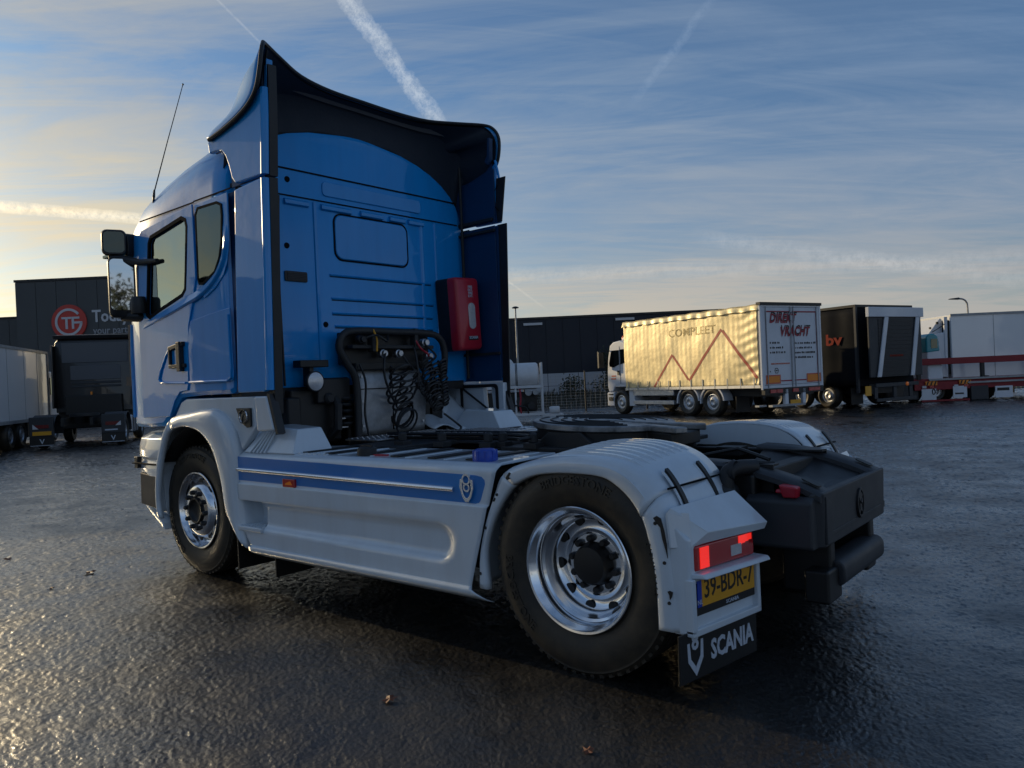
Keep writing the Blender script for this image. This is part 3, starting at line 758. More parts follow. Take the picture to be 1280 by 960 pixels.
# ---------------- mirrors
MYC, MY2 = -0.062, -0.085
def mirror_set(Y, both=True):
    def c(p): return (p[0], Y(p[1]), p[2])
    mb = MB()
    loops = []
    for x, k in ((-0.86, .55), (-0.835, .88), (-0.79, 1.0), (-0.74, 1.0), (-0.725, .95)):
        loops.append([c((x, MYC + (a) * k, 2.335 + b * k)) for a, b in rrect(-0.103, 0.103, -0.25, 0.25, 0.045)])
    def turn(mb, cx, cy, a):      # mirrors are set to look back along the lorry's flank
        k = 1 if Y(0) == 0 else -1; ca_, sa_ = math.cos(a * k), math.sin(a * k); cy = Y(cy)
        mb.v = [(cx + (x - cx) * ca_ - (y - cy) * sa_, cy + (x - cx) * sa_ + (y - cy) * ca_, z) for x, y, z in mb.v]
    mb.loft(loops); turn(mb, -.76, MYC, rad(-22)); m = tp('door_mirror', mb, 'black', smooth=50)
    mb = MB(); mb.loft([[c((x, MYC + a, 2.345 + b)) for a, b in rrect(-.088, .088, -.20, .225, .035)] for x in (-0.728, -0.722)]); turn(mb, -.76, MYC, rad(-22)); tp('mirror_glass', mb, 'mirror', m)
    mb = MB(); loops = []
    for x, k in ((-0.90, .5), (-0.88, .85), (-0.84, 1.0), (-0.80, 1.0), (-0.785, .93)):
        loops.append([c((x, MY2 + a * k, 2.715 + b * k)) for a, b in rrect(-.095, .095, -.105, .11, .045)])
    mb.loft(loops); turn(mb, -.82, MY2, rad(-24)); m2 = tp('wide_angle_mirror', mb, 'black', smooth=50)
    mb = MB(); mb.loft([[c((x, MY2 + a, 2.715 + b)) for a, b in rrect(-.078, .078, -.085, .09, .035)] for x in (-0.787, -0.782)]); turn(mb, -.82, MY2, rad(-24)); tp('mirror_glass', mb, 'darkglass', m2)
    mb = MB(); mb.tube([c(q) for q in ((-0.85, -0.09, 2.63), (-0.85, -0.08, 2.56))], 0.035, 10); mb.tube([c(q) for q in ((-0.83, -0.10, 2.585), (-0.76, -0.04, 2.575), (-0.66, -0.02, 2.55), (-0.52, -0.005, 2.52), (-0.28, 0.015, 2.505))], [0.032, 0.034, 0.032, 0.026, 0.018], 10); tp('mirror_arm', mb, 'black')
    mb = MB(); mb.tube([c(q) for q in ((-0.80, -0.04, 2.10), (-0.70, 0.00, 2.09), (-0.58, 0.06, 2.08))], 0.045, 10); mb.lathe([(0.058, 0), (0.062, .02), (.062, .12), (.052, .14), (0, .14)], c((-0.56, -0.02, 2.10)), 'z', 16); tp('mirror_bracket', mb, 'black')
mirror_set(lambda y: y)
mirror_set(lambda y: 2.55 - y)
# pillar edge: rounded windscreen pillar catching the sun
mb = MB(); mb.tube([(-1.02, 0.125, 1.24), (-1.02, 0.125, 1.8), (-1.0, 0.125, 2.05)], 0.03, 8); tp('corner_deflector', mb, 'blue')
def scr(u, v):
    y = lerp(-1.0, 1.0, u); o = abs(y)
    x = -1.425 if o < .62 else lerp(-1.425, -1.40, (o - .62) / .18) if o < .80 else lerp(-1.40, -1.33, (o - .80) / .17)
    return (x + .03 * max(0, v - .7), 1.275 + y, lerp(2.06, 2.71, v))
mb = MB(); mb.grid(scr, 24, 6); tp('windscreen', mb, 'screen', smooth=60)
# ---------------- rear wall pressings
def frame_line(name, x, y0, y1, z0, z1, r, w=0.009, m='seam', parent=cab):
    mb = MB(); mb.ring(rrect(y0, y1, z0, z1, r, 5), rrect(y0 + w, y1 - w, z0 + w, z1 - w, max(r - w, .005), 5), 'x', x, x + 0.004)
    return tp(name, mb, m, parent)
XW = 0.75
mb = MB(); mb.prism(rrect(0.99, 1.77, 2.47, 2.83, 0.07, 5), 'x', XW - .004, XW + .012); pnl = tp('rear_pressing', mb, 'blue', cab, bevel=0.010, seg=3)
mb = MB(); mb.ring(rrect(0.975, 1.785, 2.455, 2.845, 0.08, 5), rrect(0.987, 1.773, 2.467, 2.833, 0.07, 5), 'x', XW, XW + .006); tp('pressing_groove', mb, 'seam', cab)
mb = MB(); mb.prism(rrect(0.88, 1.96, 2.965, 3.085, 0.035, 4), 'x', XW - .004, XW + .010); tp('rear_pressing', mb, 'blue', cab, bevel=0.008, seg=3)
mb = MB(); mb.box(XW - .002, XW + .005, 0.12, 2.43, 3.122, 3.134); tp('wall_seam', mb, 'seam', cab)
mb = MB(); mb.box(XW - .002, XW + .005, 0.12, 2.43, 2.915, 2.925); tp('wall_seam', mb, 'seam', cab)
for y0, y1 in ((0.86, 1.16), (1.26, 1.50), (1.58, 1.76), (1.80, 1.98), (0.52, 0.74)):
    mb = MB(); mb.prism([(XW, 2.90), (XW + .022, 2.885), (XW + .022, 2.855), (XW, 2.845)], 'y', y0, y1)
    tp('louvre', mb, 'blue', cab, bevel=0.004)
for z, y0, y1 in ((2.335, 0.92, 2.05), (2.145, 0.93, 2.07), (2.025, 0.93, 2.05), (1.92, 0.95, 2.05)):
    mb = MB(); mb.prism([(XW - .001, z - .012), (XW + .008, z - .008), (XW + .012, z), (XW + .008, z + .004), (XW - .001, z + .008)], 'y', y0, y1); tp('swage_line', mb, 'blue', cab)
    mb = MB(); mb.box(XW, XW + .004, y0, y1, z - .018, z - .013); tp('wall_seam', mb, 'seam', cab)
for y in (0.80, 1.955, 2.14):
    mb = MB(); mb.prism([(XW - .001, y - .02), (XW + .010, y - .012), (XW + .010, y + .012), (XW - .001, y + .02)], 'z', 1.62, 2.90); tp('swage_line', mb, 'blue', cab)
mb = MB(); mb.prism(rrect(0.495, 0.70, 2.255, 2.335, 0.012, 3), 'x', XW, XW + .012); ve = tp('air_vent', mb, 'black', cab, bevel=0.004)
mb = MB()
for k in range(5): mb.box(XW + .012, XW + .018, 0.515, 0.685, 2.266 + k * .013, 2.272 + k * .013)
tp('vent_slat', mb, 'grey', ve)
for y, z in ((0.56, 3.045), (0.53, 2.53), (0.86, 1.93)):
    mb = MB(); mb.lathe([(0.0, 0.006), (0.022, 0.006), (0.024, 0)], (XW, y, z), 'x', 12); tp('wall_plug', mb, 'seam', cab)
mb = MB(); mb.tube([(0.775, 0.44, 1.45), (0.775, 0.43, 2.2), (0.775, 0.45, 2.7), (0.775, 0.46, 2.9)], 0.010, 6); tp('drain_hose', mb, 'black', cab)
# lower wall, dark seal edge
mb = MB(); mb.box(0.60, 0.742, 0.10, 2.44, 1.36, 1.44); tp('cab_under_beam', mb, 'steel')

# ---------------- red extinguisher box with black base, hung on the wall, slightly tilted
ex = MB()
def exq(x, a, b):    # a across, b up, tilted a little
    t = rad(2.5); return (x, 2.265 + a * math.cos(t) - b * math.sin(t) * -1.0 * -1, 2.045 + b * math.cos(t) + a * math.sin(t))
def exloop(x, k, h): return [exq(x, a, b) for a, b in rrect(-.155 * k, .155 * k, -.335 * h, .335 * h, .03, 4)]
ex.loft([exloop(0.76, 1, 1), exloop(0.915, 1, 1)]); exb = tp('extinguisher_box', ex, 'ink', bevel=0.008)
ex = MB(); ex.loft([exloop(0.916, 1, 1), exloop(0.985, 1.0, 1.0), exloop(1.015, .93, .965), exloop(1.022, .85, .93)]); lid = tp('box_lid', ex, 'red', exb, smooth=45)
ex = MB(); ex.loft([[exq(x, .03 + a, -.02 + b) for a, b in rrect(-.045, .045, -.12, .12, .044, 6)] for x in (1.021, 1.027)]); tp('sight_window', ex, 'clear', exb)
ex = MB()
o = exq(1.024, 0.03, 0.175); ux = Vector(exq(1, 1, 0)) - Vector(exq(1, 0, 0)); uy = Vector(exq(1, 0, 1)) - Vector(exq(1, 0, 0))
for i, wdt in enumerate((.055, .07, .05, .07)): ex.text('FIRE' if i % 2 == 0 else 'EXT.', Vector(o) + uy * (.055 - .028 * i), ux, uy, 0.032, 0.002, bold=.02)
tp('box_print', ex, 'print', exb)
ex = MB(); ex.loft([[exq(x, .03 + a, -.225 + b) for a, b in rrect(-.065, .065, -.017, .017, .005, 2)] for x in (1.021, 1.025)]); tp('maker_tag', ex, 'ink', exb)
ex = MB(); ex.text('SCANIA', exq(1.027, 0.03, -.237), ux, uy, 0.034, 0.002, bold=.02, fit=.115); tp('tag_print', ex, 'print', exb)

# ---------------- coupling hose console behind the cab
X0 = 0.93
def r3(path): return [Vector(q) for q in path]
mb = MB(); mb.tube(spline([(0.95, 0.98, 1.0), (0.95, 0.98, 1.45), (0.95, 0.90, 1.60), (0.95, 0.83, 1.72), (0.95, 0.86, 1.82), (0.95, 0.98, 1.865), (0.95, 1.4, 1.865), (0.95, 1.78, 1.86), (0.95, 1.93, 1.82), (0.95, 1.99, 1.70), (0.95, 1.97, 1.5)], 6), 0.030, 10)
con = tp('hose_console', mb, 'steel', smooth=50)
mb = MB(); mb.box(0.80, 0.86, 0.92, 1.88, 1.60, 1.86); tp('console_back', mb, 'ink', con, bevel=0.01)
mb = MB(); mb.box(0.87, 0.95, 0.96, 1.86, 1.725, 1.755); mb.box(0.90, 0.97, 1.15, 1.19, 1.70, 1.89); mb.box(0.90, 0.97, 1.62, 1.66, 1.72, 1.90); tp('console_bar', mb, 'steel', con, bevel=0.006)
mb = MB(); mb.box(0.88, 0.93, 1.0, 1.84, 1.555, 1.61); tp('shield_top_bar', mb, 'ink', con, bevel=0.005)
for y, z, c_ in ((1.28, 1.685, 'alu'), (1.45, 1.685, 'alu'), (1.06, 1.80, 'steel'), (1.76, 1.78, 'alu'), (1.80, 1.66, 'alu')):
    mb = MB(); mb.lathe([(0.0, .075), (0.024, .075), (0.026, .05), (0.034, .045), (0.034, 0)], (0.90, y, z), 'x', 14); tp('hose_coupling', mb, c_, con)
sh_ = MB(); sh_.grid(lambda u, v: (0.885 + .03 * math.sin(v * 3.1) - .09 * max(0, v - .80) * 2, lerp(1.02, 1.76, u) + (.0 if v < .8 else (v - .8) * .2 * (.5 - u)), lerp(1.02, 1.575, v)), 10, 12)
pl_ = tp('exhaust_shield', sh_, 'plate', solid=0.006, smooth=60)
mb = MB()
for y in (1.385,): mb.box(0.905, 0.917, y - .004, y + .004, 1.05, 1.55)
mb.box(0.915, 0.922, 1.03, 1.75, 1.395, 1.402); tp('shield_seam', mb, 'seam', pl_)
mb = MB()
for y in (1.06, 1.72):
    for z in (1.1, 1.3, 1.5): mb.lathe([(0, .012), (.012, .012), (.012, 0)], (0.912, y, z), 'x', 8)
tp('shield_rivet', mb, 'alu', pl_)
def coil(p0, p1, R, turns, r=0.0075, seg=16, sag=0.0, wob=0.0, m='black', name='coiled_hose', taper=1.0, lean=0.75):
    A = Vector(p0); B = Vector(p1); d = (B - A); n = int(turns * seg); dn = d.normalized()
    x = dn.cross(Vector((1, 0, 0.01))).normalized(); y = dn.cross(x)
    pts = []
    for i in range(n + 1):
        t = i / n; a = 2 * math.pi * turns * t
        c = A + d * t + Vector((0, math.sin(a * .13 + 2) * wob, -sag * 4 * t * (1 - t)))
        rr = R * (1 + .18 * math.sin(a * .31 + 1)) * lerp(1, taper, t)
        pts.append(c + x * rr * math.cos(a) + (y * math.cos(lean) + dn * math.sin(lean)) * rr * math.sin(a))
    mb = MB(); mb.tube(pts, r, 6); return tp(name, mb, m, con, smooth=60)
coil((1.02, 1.36, 1.58), (1.03, 1.37, 1.20), 0.080, 6, 0.010, wob=.03, lean=.55)
coil((1.06, 1.43, 1.52), (1.06, 1.41, 1.22), 0.07, 5, 0.009, wob=.035)
coil((1.04, 1.37, 1.19), (1.08, 1.39, 1.10), 0.10, 4, 0.009)
coil((1.0, 1.70, 1.62), (1.04, 1.74, 1.28), 0.060, 9, 0.009)
coil((1.0, 1.80, 1.58), (1.03, 1.80, 1.18), 0.045, 13, 0.010)
coil((1.0, 1.90, 1.62), (1.0, 1.92, 1.22), 0.035, 15, 0.010)
coil((1.02, 1.53, 1.48), (1.06, 1.74, 1.20), 0.022, 15, 0.006)
for pts in ([(0.95, 1.30, 1.70), (1.02, 1.22, 1.62), (1.04, 1.20, 1.5), (1.04, 1.24, 1.38), (1.04, 1.30, 1.27)], [(0.95, 1.46, 1.70), (1.02, 1.50, 1.58), (1.03, 1.56, 1.52), (1.02, 1.53, 1.48)],
            [(0.95, 1.76, 1.76), (1.03, 1.80, 1.66), (1.03, 1.72, 1.60)], [(0.95, 1.06, 1.80), (1.02, 1.15, 1.83), (1.02, 1.26, 1.78), (0.96, 1.32, 1.84)], [(0.97, 1.55, 1.30), (1.03, 1.58, 1.44), (1.0, 1.60, 1.62), (0.95, 1.62, 1.74)],
            [(0.95, 1.02, 1.60), (0.98, 1.05, 1.45), (0.98, 1.03, 1.2), (1.0, 1.05, 1.0)], [(1.04, 1.86, 1.15), (1.1, 1.95, 1.06), (1.2, 1.9, 1.02), (1.4, 1.6, 1.0)]):
    mb = MB(); mb.tube(spline(pts, 6), 0.010, 6); tp('air_hose', mb, 'black', con, smooth=60)
mb = MB(); mb.tube(spline([(0.96, 1.63, 1.80), (1.0, 1.66, 1.72), (1.01, 1.72, 1.68), (0.97, 1.78, 1.64)], 6), 0.009, 6); tp('air_hose', mb, 'red', con, smooth=60, label='red air hose')
mb = MB(); mb.tube(spline([(0.97, 1.16, 1.88), (1.0, 1.17, 1.80), (1.0, 1.165, 1.70)], 5), 0.008, 6); tp('air_hose', mb, 'yellow', con, smooth=60, label='yellow air hose')

# ---------------- work lamp and the black gear below the cab corner
mb = MB(); mb.lathe([(0, 0), (.055, 0), (.078, .025), (.080, .055), (.072, .060)], (0.86, 0.62, 1.475), 'x', 24); wl = tp('work_lamp', mb, 'black')
mb = MB(); mb.lathe([(0, .070), (.04, .068), (.070, .058)], (0.86, 0.62, 1.475), 'x', 24); tp('lamp_lens', mb, 'clear', wl)
mb = MB(); mb.box(0.80, 0.90, 0.50, 0.76, 1.585, 1.64); mb.box(0.78, 0.87, 0.60, 0.64, 1.44, 1.60); tp('lamp_bracket', mb, 'ink', wl, bevel=0.006)
mb = MB(); mb.box(0.45, 0.82, 0.46, 0.92, 1.0, 1.42); mb.box(0.55, 0.88, 0.66, 0.98, 1.30, 1.50); mb.box(0.5, 0.86, 0.40, 0.52, 1.02, 1.36)
agg = tp('air_filter_housing', mb, 'black', bevel=0.02)
mb = MB(); mb.tube([(0.80, 0.80, 1.02), (0.90, 0.82, 1.1), (0.90, 0.83, 1.28), (0.82, 0.84, 1.38)], 0.035, 10); mb.lathe([(0, .05), (.03, .05), (.045, .03), (.045, 0)], (0.86, 0.76, 1.34), 'x', 14)
for k in range(5): mb.lathe([(0.05, 0), (0.058, .012), (.05, .024)], (0.86, 0.93, 1.12 + k * .05), 'z', 12)
tp('filter_hose', mb, 'steel', agg)
mb = MB(); mb.box(0.86, 0.90, 0.86, 0.92, 1.10, 1.11); mb.box(0.86, 0.90, 0.86, 0.92, 1.17, 1.18); tp('hose_clip', mb, 'alu', agg)
mb = MB(); mb.box(0.30, 0.80, 1.0, 2.1, 0.9, 1.28); tp('gearbox', mb, 'ink', bevel=0.04)
# far side below the deflector: pale step panel with a black-edged opening
mb = MB(); ring_poly(mb, [(0.62, 1.02), (1.24, 1.02), (1.24, 1.40), (0.62, 1.40)], rrect(0.72, 1.16, 1.09, 1.37, .03, 3), 'y', 2.44, 2.50); fs_ = tp('step_frame', mb, 'white', bevel=0.01)
mb = MB(); mb.ring(rrect(0.70, 1.18, 1.07, 1.39, .04, 3), rrect(0.73, 1.15, 1.10, 1.36, .03, 3), 'y', 2.43, 2.438); tp('step_seal', mb, 'ink', fs_)
mb = MB(); mb.tube([(0.72, 2.42, 1.37), (1.15, 2.42, 1.10)], 0.010, 6); tp('step_stay', mb, 'ink', fs_)
mb = MB(); mb.grid(lambda u, v: (lerp(0.55, 1.0, u), lerp(1.78, 2.42, v), 1.02 + .30 * (1 - u) ** 1.5 + .03 * math.sin(v * 9)), 10, 12); tp('wheel_housing', mb, 'white', solid=0.01)
mb = MB(); mb.lathe([(0, .05), (.03, .04), (.034, 0)], (1.2, 2.40, 1.05), 'x', 14); tp('marker_lamp', mb, 'amber')
# thin bright line between far deflector tiers is open air: leave the gap

# ---------------- chassis
for y in (0.90, 1.65):
    mb = MB(); mb.prism([(y - .04, .68), (y + .04, .68), (y + .04, .69), (y - .03, .69), (y - .03, .925), (y + .04, .925), (y + .04, .935), (y - .04, .935)] if y < 1.2 else [(y + .04, .68), (y - .04, .68), (y - .04, .69), (y + .03, .69), (y + .03, .925), (y - .04, .925), (y - .04, .935), (y + .04, .935)], 'x', -1.2, 4.35)
    tp('frame_rail', mb, 'steel')
for x in (0.9, 1.9, 2.75, 3.5, 4.25):
    mb = MB(); mb.box(x - .05, x + .05, 0.94, 1.61, .72, .90); tp('cross_member', mb, 'steel', bevel=0.01)
mb = MB(); mb.lathe([(0.055, 0), (0.055, 2.4)], (0.9, 1.275, 0.66), 'x', 14, True); tp('propshaft', mb, 'steel')
mb = MB(); mb.lathe([(0.065, 0), (0.075, .5), (.12, .75), (.24, .9), (.26, 1.0), (.24, 1.1), (.12, 1.25), (0.075, 1.5), (0.065, 2.0)], (3.7, 0.275, 0.505), 'y', 20, True); tp('rear_axle', mb, 'steel')
mb = MB(); mb.box(-.06, .06, .35, 2.2, .40, .52); tp('front_axle', mb, 'steel', bevel=0.02)
for y in (0.66, 1.89):
    for x in (3.25, 4.12):
        mb = MB(); mb.lathe([(.10, 0), (.135, .05), (.13, .12), (.145, .18), (.12, .26), (.10, .28)], (x, y, .58), 'z', 18, True); tp('air_spring', mb, 'black')
# underbody dark tanks between skirts
mb = MB(); mb.box(1.0, 3.0, .16, .80, .38, .955); tp('fuel_tank', mb, 'ink', bevel=0.05)
mb = MB(); mb.box(1.0, 3.0, 1.75, 2.40, .38, .955); tp('fuel_tank', mb, 'ink', bevel=0.05)
# aluminium tread plates
def tread(x0, x1, y0, y1, z):
    mb = MB(); mb.box(x0, x1, y0, y1, z, z + .012); o = tp('catwalk', mb, 'alu', bevel=0.003)
    mb = MB(); n = int((y1 - y0) / .05)
    for i in range(n):
        for j in range(int((x1 - x0) / .07)):
            xx = x0 + .035 + j * .07; yy = y0 + .025 + i * .05
            mb.box(xx - .022, xx + .022, yy - .006, yy + .006, z + .011, z + .019)
    q = tp('tread_bar', mb, 'alu', o); q['kind'] = 'stuff'
    return o
tread(0.98, 1.36, 0.82, 1.74, 1.005)
tread(1.36, 1.95, 1.30, 2.00, 1.005)
mb = MB(); mb.box(1.38, 1.9, 0.55, 1.25, 0.965, 1.002); mb.box(2.0, 2.8, 1.0, 1.6, .985, 1.003); tp('deck_plate', mb, 'steel', bevel=0.006)
for y0, y1, z in ((1.0, 1.03, 1.02), (1.12, 1.14, 1.035), (1.5, 1.53, 1.02), (0.98, 1.0, 1.05)):
    mb = MB(); mb.tube([(1.3, y0, z), (1.9, y1, z), (2.5, y0 + .05, z), (3.1, y0, z - .03)], 0.013, 6); tp('brake_line', mb, 'black')
for x, y in ((2.15, .72), (2.55, .74), (2.62, .80), (1.78, .70), (2.9, .76)):
    mb = MB(); mb.box(x - .05, x + .05, y - .04, y + .04, .99, 1.03); mb.lathe([(.03, 0), (.03, .05), (.015, .06)], (x, y, 1.03), 'z', 10, True); tp('valve_block', mb, 'steel', bevel=0.005)
mb = MB(); mb.box(2.35, 2.75, 1.66, 1.98, .96, 1.025); tp('battery_cover', mb, 'alu', bevel=0.01)
mb = MB(); mb.box(2.80, 2.98, 1.0, 1.10, 1.0, 1.06); mb.box(2.80, 2.98, 1.16, 1.2, 1.0, 1.06); tp('cable_holder', mb, 'steel', bevel=0.008)

# ---------------- fifth wheel
fw = MB(); C5 = Vector((3.08, 1.275, 0))
def fwo(z, k=1.0, slot=True):
    P = []
    for a in range(20, 341, 10):
        t = rad(a); P.append((C5.x - (-.0) + .46 * k * math.cos(t), C5.y + .46 * k * math.sin(t)))
    # rear ears and throat
    P += [(C5.x + .62 * k, C5.y - .20), (C5.x + .66 * k, C5.y - .12), (C5.x + .30, C5.y - .045), (C5.x + .06, C5.y - .04), (C5.x + .03, C5.y), (C5.x + .06, C5.y + .04), (C5.x + .30, C5.y + .045), (C5.x + .66 * k, C5.y + .12), (C5.x + .62 * k, C5.y + .20)]
    return P
def tilt5(p): return (p[0], p[1], p[2] - (p[0] - 3.08) * 0.05)
b5 = fwo(0); n5 = len(b5)
mb = MB(); mb.prism(b5, 'z', 1.095, 1.132); mb.v = [tilt5(q) for q in mb.v]; five = tp('fifth_wheel', mb, 'grease', bevel=0.008)
mb = MB(); mb.prism([(C5.x + (a - C5.x) * .94, C5.y + (b - C5.y) * .94) for a, b in b5 if abs(b - C5.y) > .1 or a < C5.x], 'z', 1.02, 1.096); mb.v = [tilt5(q) for q in mb.v]; tp('plate_skirt', mb, 'ink', five, bevel=0.01)
mb = MB()
for r in (.12, .20, .27, .34, .41):
    for s in (1, -1):
        arc = [(C5.x - r * math.cos(t * .1), C5.y + s * r * math.sin(t * .1), 1.134) for t in range(1, 26)]
        mb.tube([tilt5(q) for q in arc], .006, 4)
tp('grease_groove', mb, 'ink', five)
mb = MB()
for y in (0.86, 1.69):
    mb.prism([(2.82, .98), (3.34, .98), (3.20, 1.09), (2.96, 1.09)], 'y', y - .03, y + .03)
tp('wheel_pedestal', mb, 'steel', five, bevel=0.008)
mb = MB(); mb.box(2.65, 3.55, .74, 1.81, .975, 1.0); tp('mounting_plate', mb, 'steel', bevel=0.005)
mb = MB(); mb.tube([(2.9, .80, 1.06), (2.9, .62, 1.06)], .012, 6); tp('release_handle', mb, 'steel', five)
# ---------------- wheels
def polar(r, a, c=(0, 0)): return (c[0] + r * math.cos(a), c[1] + r * math.sin(a))
def tyre_mesh(w, ro=0.508, ri=0.288):
    """local: axle along y, outer face towards -y, outer sidewall at y=0"""
    mb = MB(); h = w / 2
    prof = [(ri, h * .28), (ri + .012, h * .20), (ri + .030, h * .16), (ri + .06, h * .07), (ri + .095, h * .015), (ri + .125, 0), (ri + .155, h * .02), (ri + .182, h * .10), (ri + .188, h * .11), (ri + .194, h * .10), (ro - .012, h * .22), (ro - .002, h * .29)]
    y = h * .29; tr = w - 2 * y
    for g in range(4):
        a = y + tr * (g + .72) / 4.45
        prof += [(ro, a), (ro - .013, a + .003), (ro - .013, a + .012), (ro, a + .015)]
    prof += [(ro - .002, w - h * .29)] + [(r, w - a) for r, a in prof[:11][::-1]]
    mb.lathe(prof, n=96)
    return mb
TYRE = mesh_of('tyre', tyre_mesh(0.30), 'rubber', 30)
# tread shoulder lugs
lug = MB()
for k in range(60):
    a = 2 * math.pi * k / 60
    for y0, y1 in ((.030, .052), (.248, .270)):
        P = []
        for da in (-.022, .022):
            for r in (.490, .5085): P.append((r, a + da))
        vs = [(r * math.cos(t), y, r * math.sin(t)) for y in (y0, y1) for r, t in (P[0], P[2], P[3], P[1])]
        lug.add(vs, [(0, 3, 2, 1), (4, 5, 6, 7), (0, 1, 5, 4), (1, 2, 6, 5), (2, 3, 7, 6), (3, 0, 4, 7)])
LUG = mesh_of('tread_lug', lug, 'rubber', 30)
# raised lettering on the sidewall
def side_letters(segs):
    mb = MB()
    for txt, r, mid, size, flip in segs:
        def bend(x, y, z, r=r, mid=mid, flip=flip):
            rr = r + (y - size * .35) * (1 if not flip else -1)
            a = mid - (x / r) * (1 if not flip else -1)
            yy = -.004 - z if False else 0.0
            q = abs(rr - .413) / .12
            return (rr * math.cos(a), 0.0035 * 0 + .15 * (q ** 2) * .12 - .0015 - z, rr * math.sin(a))
        mb.text(txt, (0, 0, 0), (1, 0, 0), (0, 1, 0), size, 0.006, bold=.01, bend=bend)
    return mb
LET = [mesh_of('sidewall_lettering', side_letters([q]), 'rubber', 30, fix=True) for q in (('BRIDGESTONE', .42, rad(215), .062, True), ('BRIDGESTONE', .42, rad(100), .062, False), ('315/70 R22.5', .43, rad(20), .045, False))]
def drive_rim():
    mb = MB()    # deep dish seen on the outer wheel of the driven axle
    mb.lathe([(.288, .034), (.300, .020), (.304, .012), (.300, .008), (.290, .010), (.283, .024), (.270, .040), (.262, .055), (.262, .085), (.250, .095), (.247, .135), (.240, .155), (.232, .170), (.215, .185), (.190, .193), (.165, .190), (.150, .178), (.146, .170), (.105, .170), (.103, .20)], n=72)
    return mb
def steer_rim():
    mb = MB()
    mb.lathe([(.288, .034), (.300, .020), (.304, .012), (.300, .008), (.290, .010), (.283, .030), (.268, .052), (.262, .085), (.252, .090), (.236, .075), (.222, .045), (.205, .020), (.188, .008), (.172, .004), (.112, .004), (.108, .012), (.105, .06)], n=72)
    return mb
DRIM = mesh_of('drive_rim', drive_rim(), 'chrome', 40); SRIM = mesh_of('steer_rim', steer_rim(), 'chrome', 40)
hh = MB(); hh.lathe([(0, 0), (.026, 0.001), (.029, .005)], n=18); HOLE = mesh_of('hand_hole', hh, 'ink', 40)
nn = MB(); nn.lathe([(0, -.030), (.012, -.030), (.017, -.024), (.0195, 0), (.024, .001), (.024, .008)], n=10); NUT = mesh_of('nut_cap', nn, 'black', 30)
hd = MB(); hd.lathe([(0, -.06), (.05, -.06), (.088, -.052), (.100, -.03), (.104, .0), (.114, .01), (.114, .03)], n=32)
for k in range(10):
    a = 2 * math.pi * k / 10; hd.lathe([(0, -.010), (.009, -.010), (.010, .01)], (.092 * math.cos(a), 0, .092 * math.sin(a)), 'y', 6)
HUBD = mesh_of('hub', hd, 'ink', 40)
hs = MB(); hs.lathe([(0, .016), (.06, .014), (.078, .004), (.086, -.012), (.100, -.014), (.106, .02)], n=32); HUBS = mesh_of('hub', hs, 'ink', 40)
VALVE = MB(); VALVE.tube([(.243, .10, 0), (.255, .05, 0), (.262, .02, 0)], .005, 6); VALVE = mesh_of('valve_stem', VALVE, 'alu', 40)
DRUM = MB(); DRUM.lathe([(.10, .19), (.20, .20), (.205, .30), (.10, .30)], n=32); DRUM = mesh_of('wheel', DRUM, 'ink', 40)
def wheel(x, y, side, drive, spin=0.0, dual=True):
    """the wheel part is its hub carrier; tyre, rim, hub and nuts hang on it"""
    rot = (0, spin, 0 if side > 0 else math.pi)
    w = inst('wheel', DRUM, truck, Vector((x, y, 0.502)) - TO, rot)
    inst('tyre', TYRE, w, (0, 0, 0)); inst('tread_lug', LUG, w, (0, 0, 0))['kind'] = 'stuff'
    for q in LET: inst('sidewall_lettering', q, w, (0, 0, 0))
    inst('rim', DRIM if drive else SRIM, w, (0, 0, 0)); inst('hub', HUBD if drive else HUBS, w, (0, .165 if drive else 0, 0), None)
    for k in range(10):
        a = 2 * math.pi * (k + .5) / 10
        if drive:
            inst('hand_hole', HOLE, w, (.2225 * math.cos(a), .1745, .2225 * math.sin(a)), (rad(35) * -math.sin(a) * -1, 0, rad(35) * -math.cos(a)) if False else None)
        elif k % 1 == 0:
            inst('hand_hole', HOLE, w, (.222 * math.cos(a), .040, .222 * math.sin(a)), None)
        b = 2 * math.pi * k / 10
        inst('nut', NUT, w, (.1255 * math.cos(b) if drive else .142 * math.cos(b), .170 if drive else .004, .1255 * math.sin(b) if drive else .142 * math.sin(b)))
    inst('valve_stem', VALVE, w, (0, 0, 0))
    if dual and drive:
        t2 = inst('tyre', TYRE, w, (0, .335, 0))
    return w
# hand holes need to lie on their cone: build two oriented copies as discs facing out and tilted
wheel(3.70, 0.028, 1, True, rad(12)); wheel(3.70, 2.522, -1, True, rad(40))
wheel(0.0, 0.095, 1, False, rad(5)); wheel(0.0, 2.455, -1, False, rad(33))

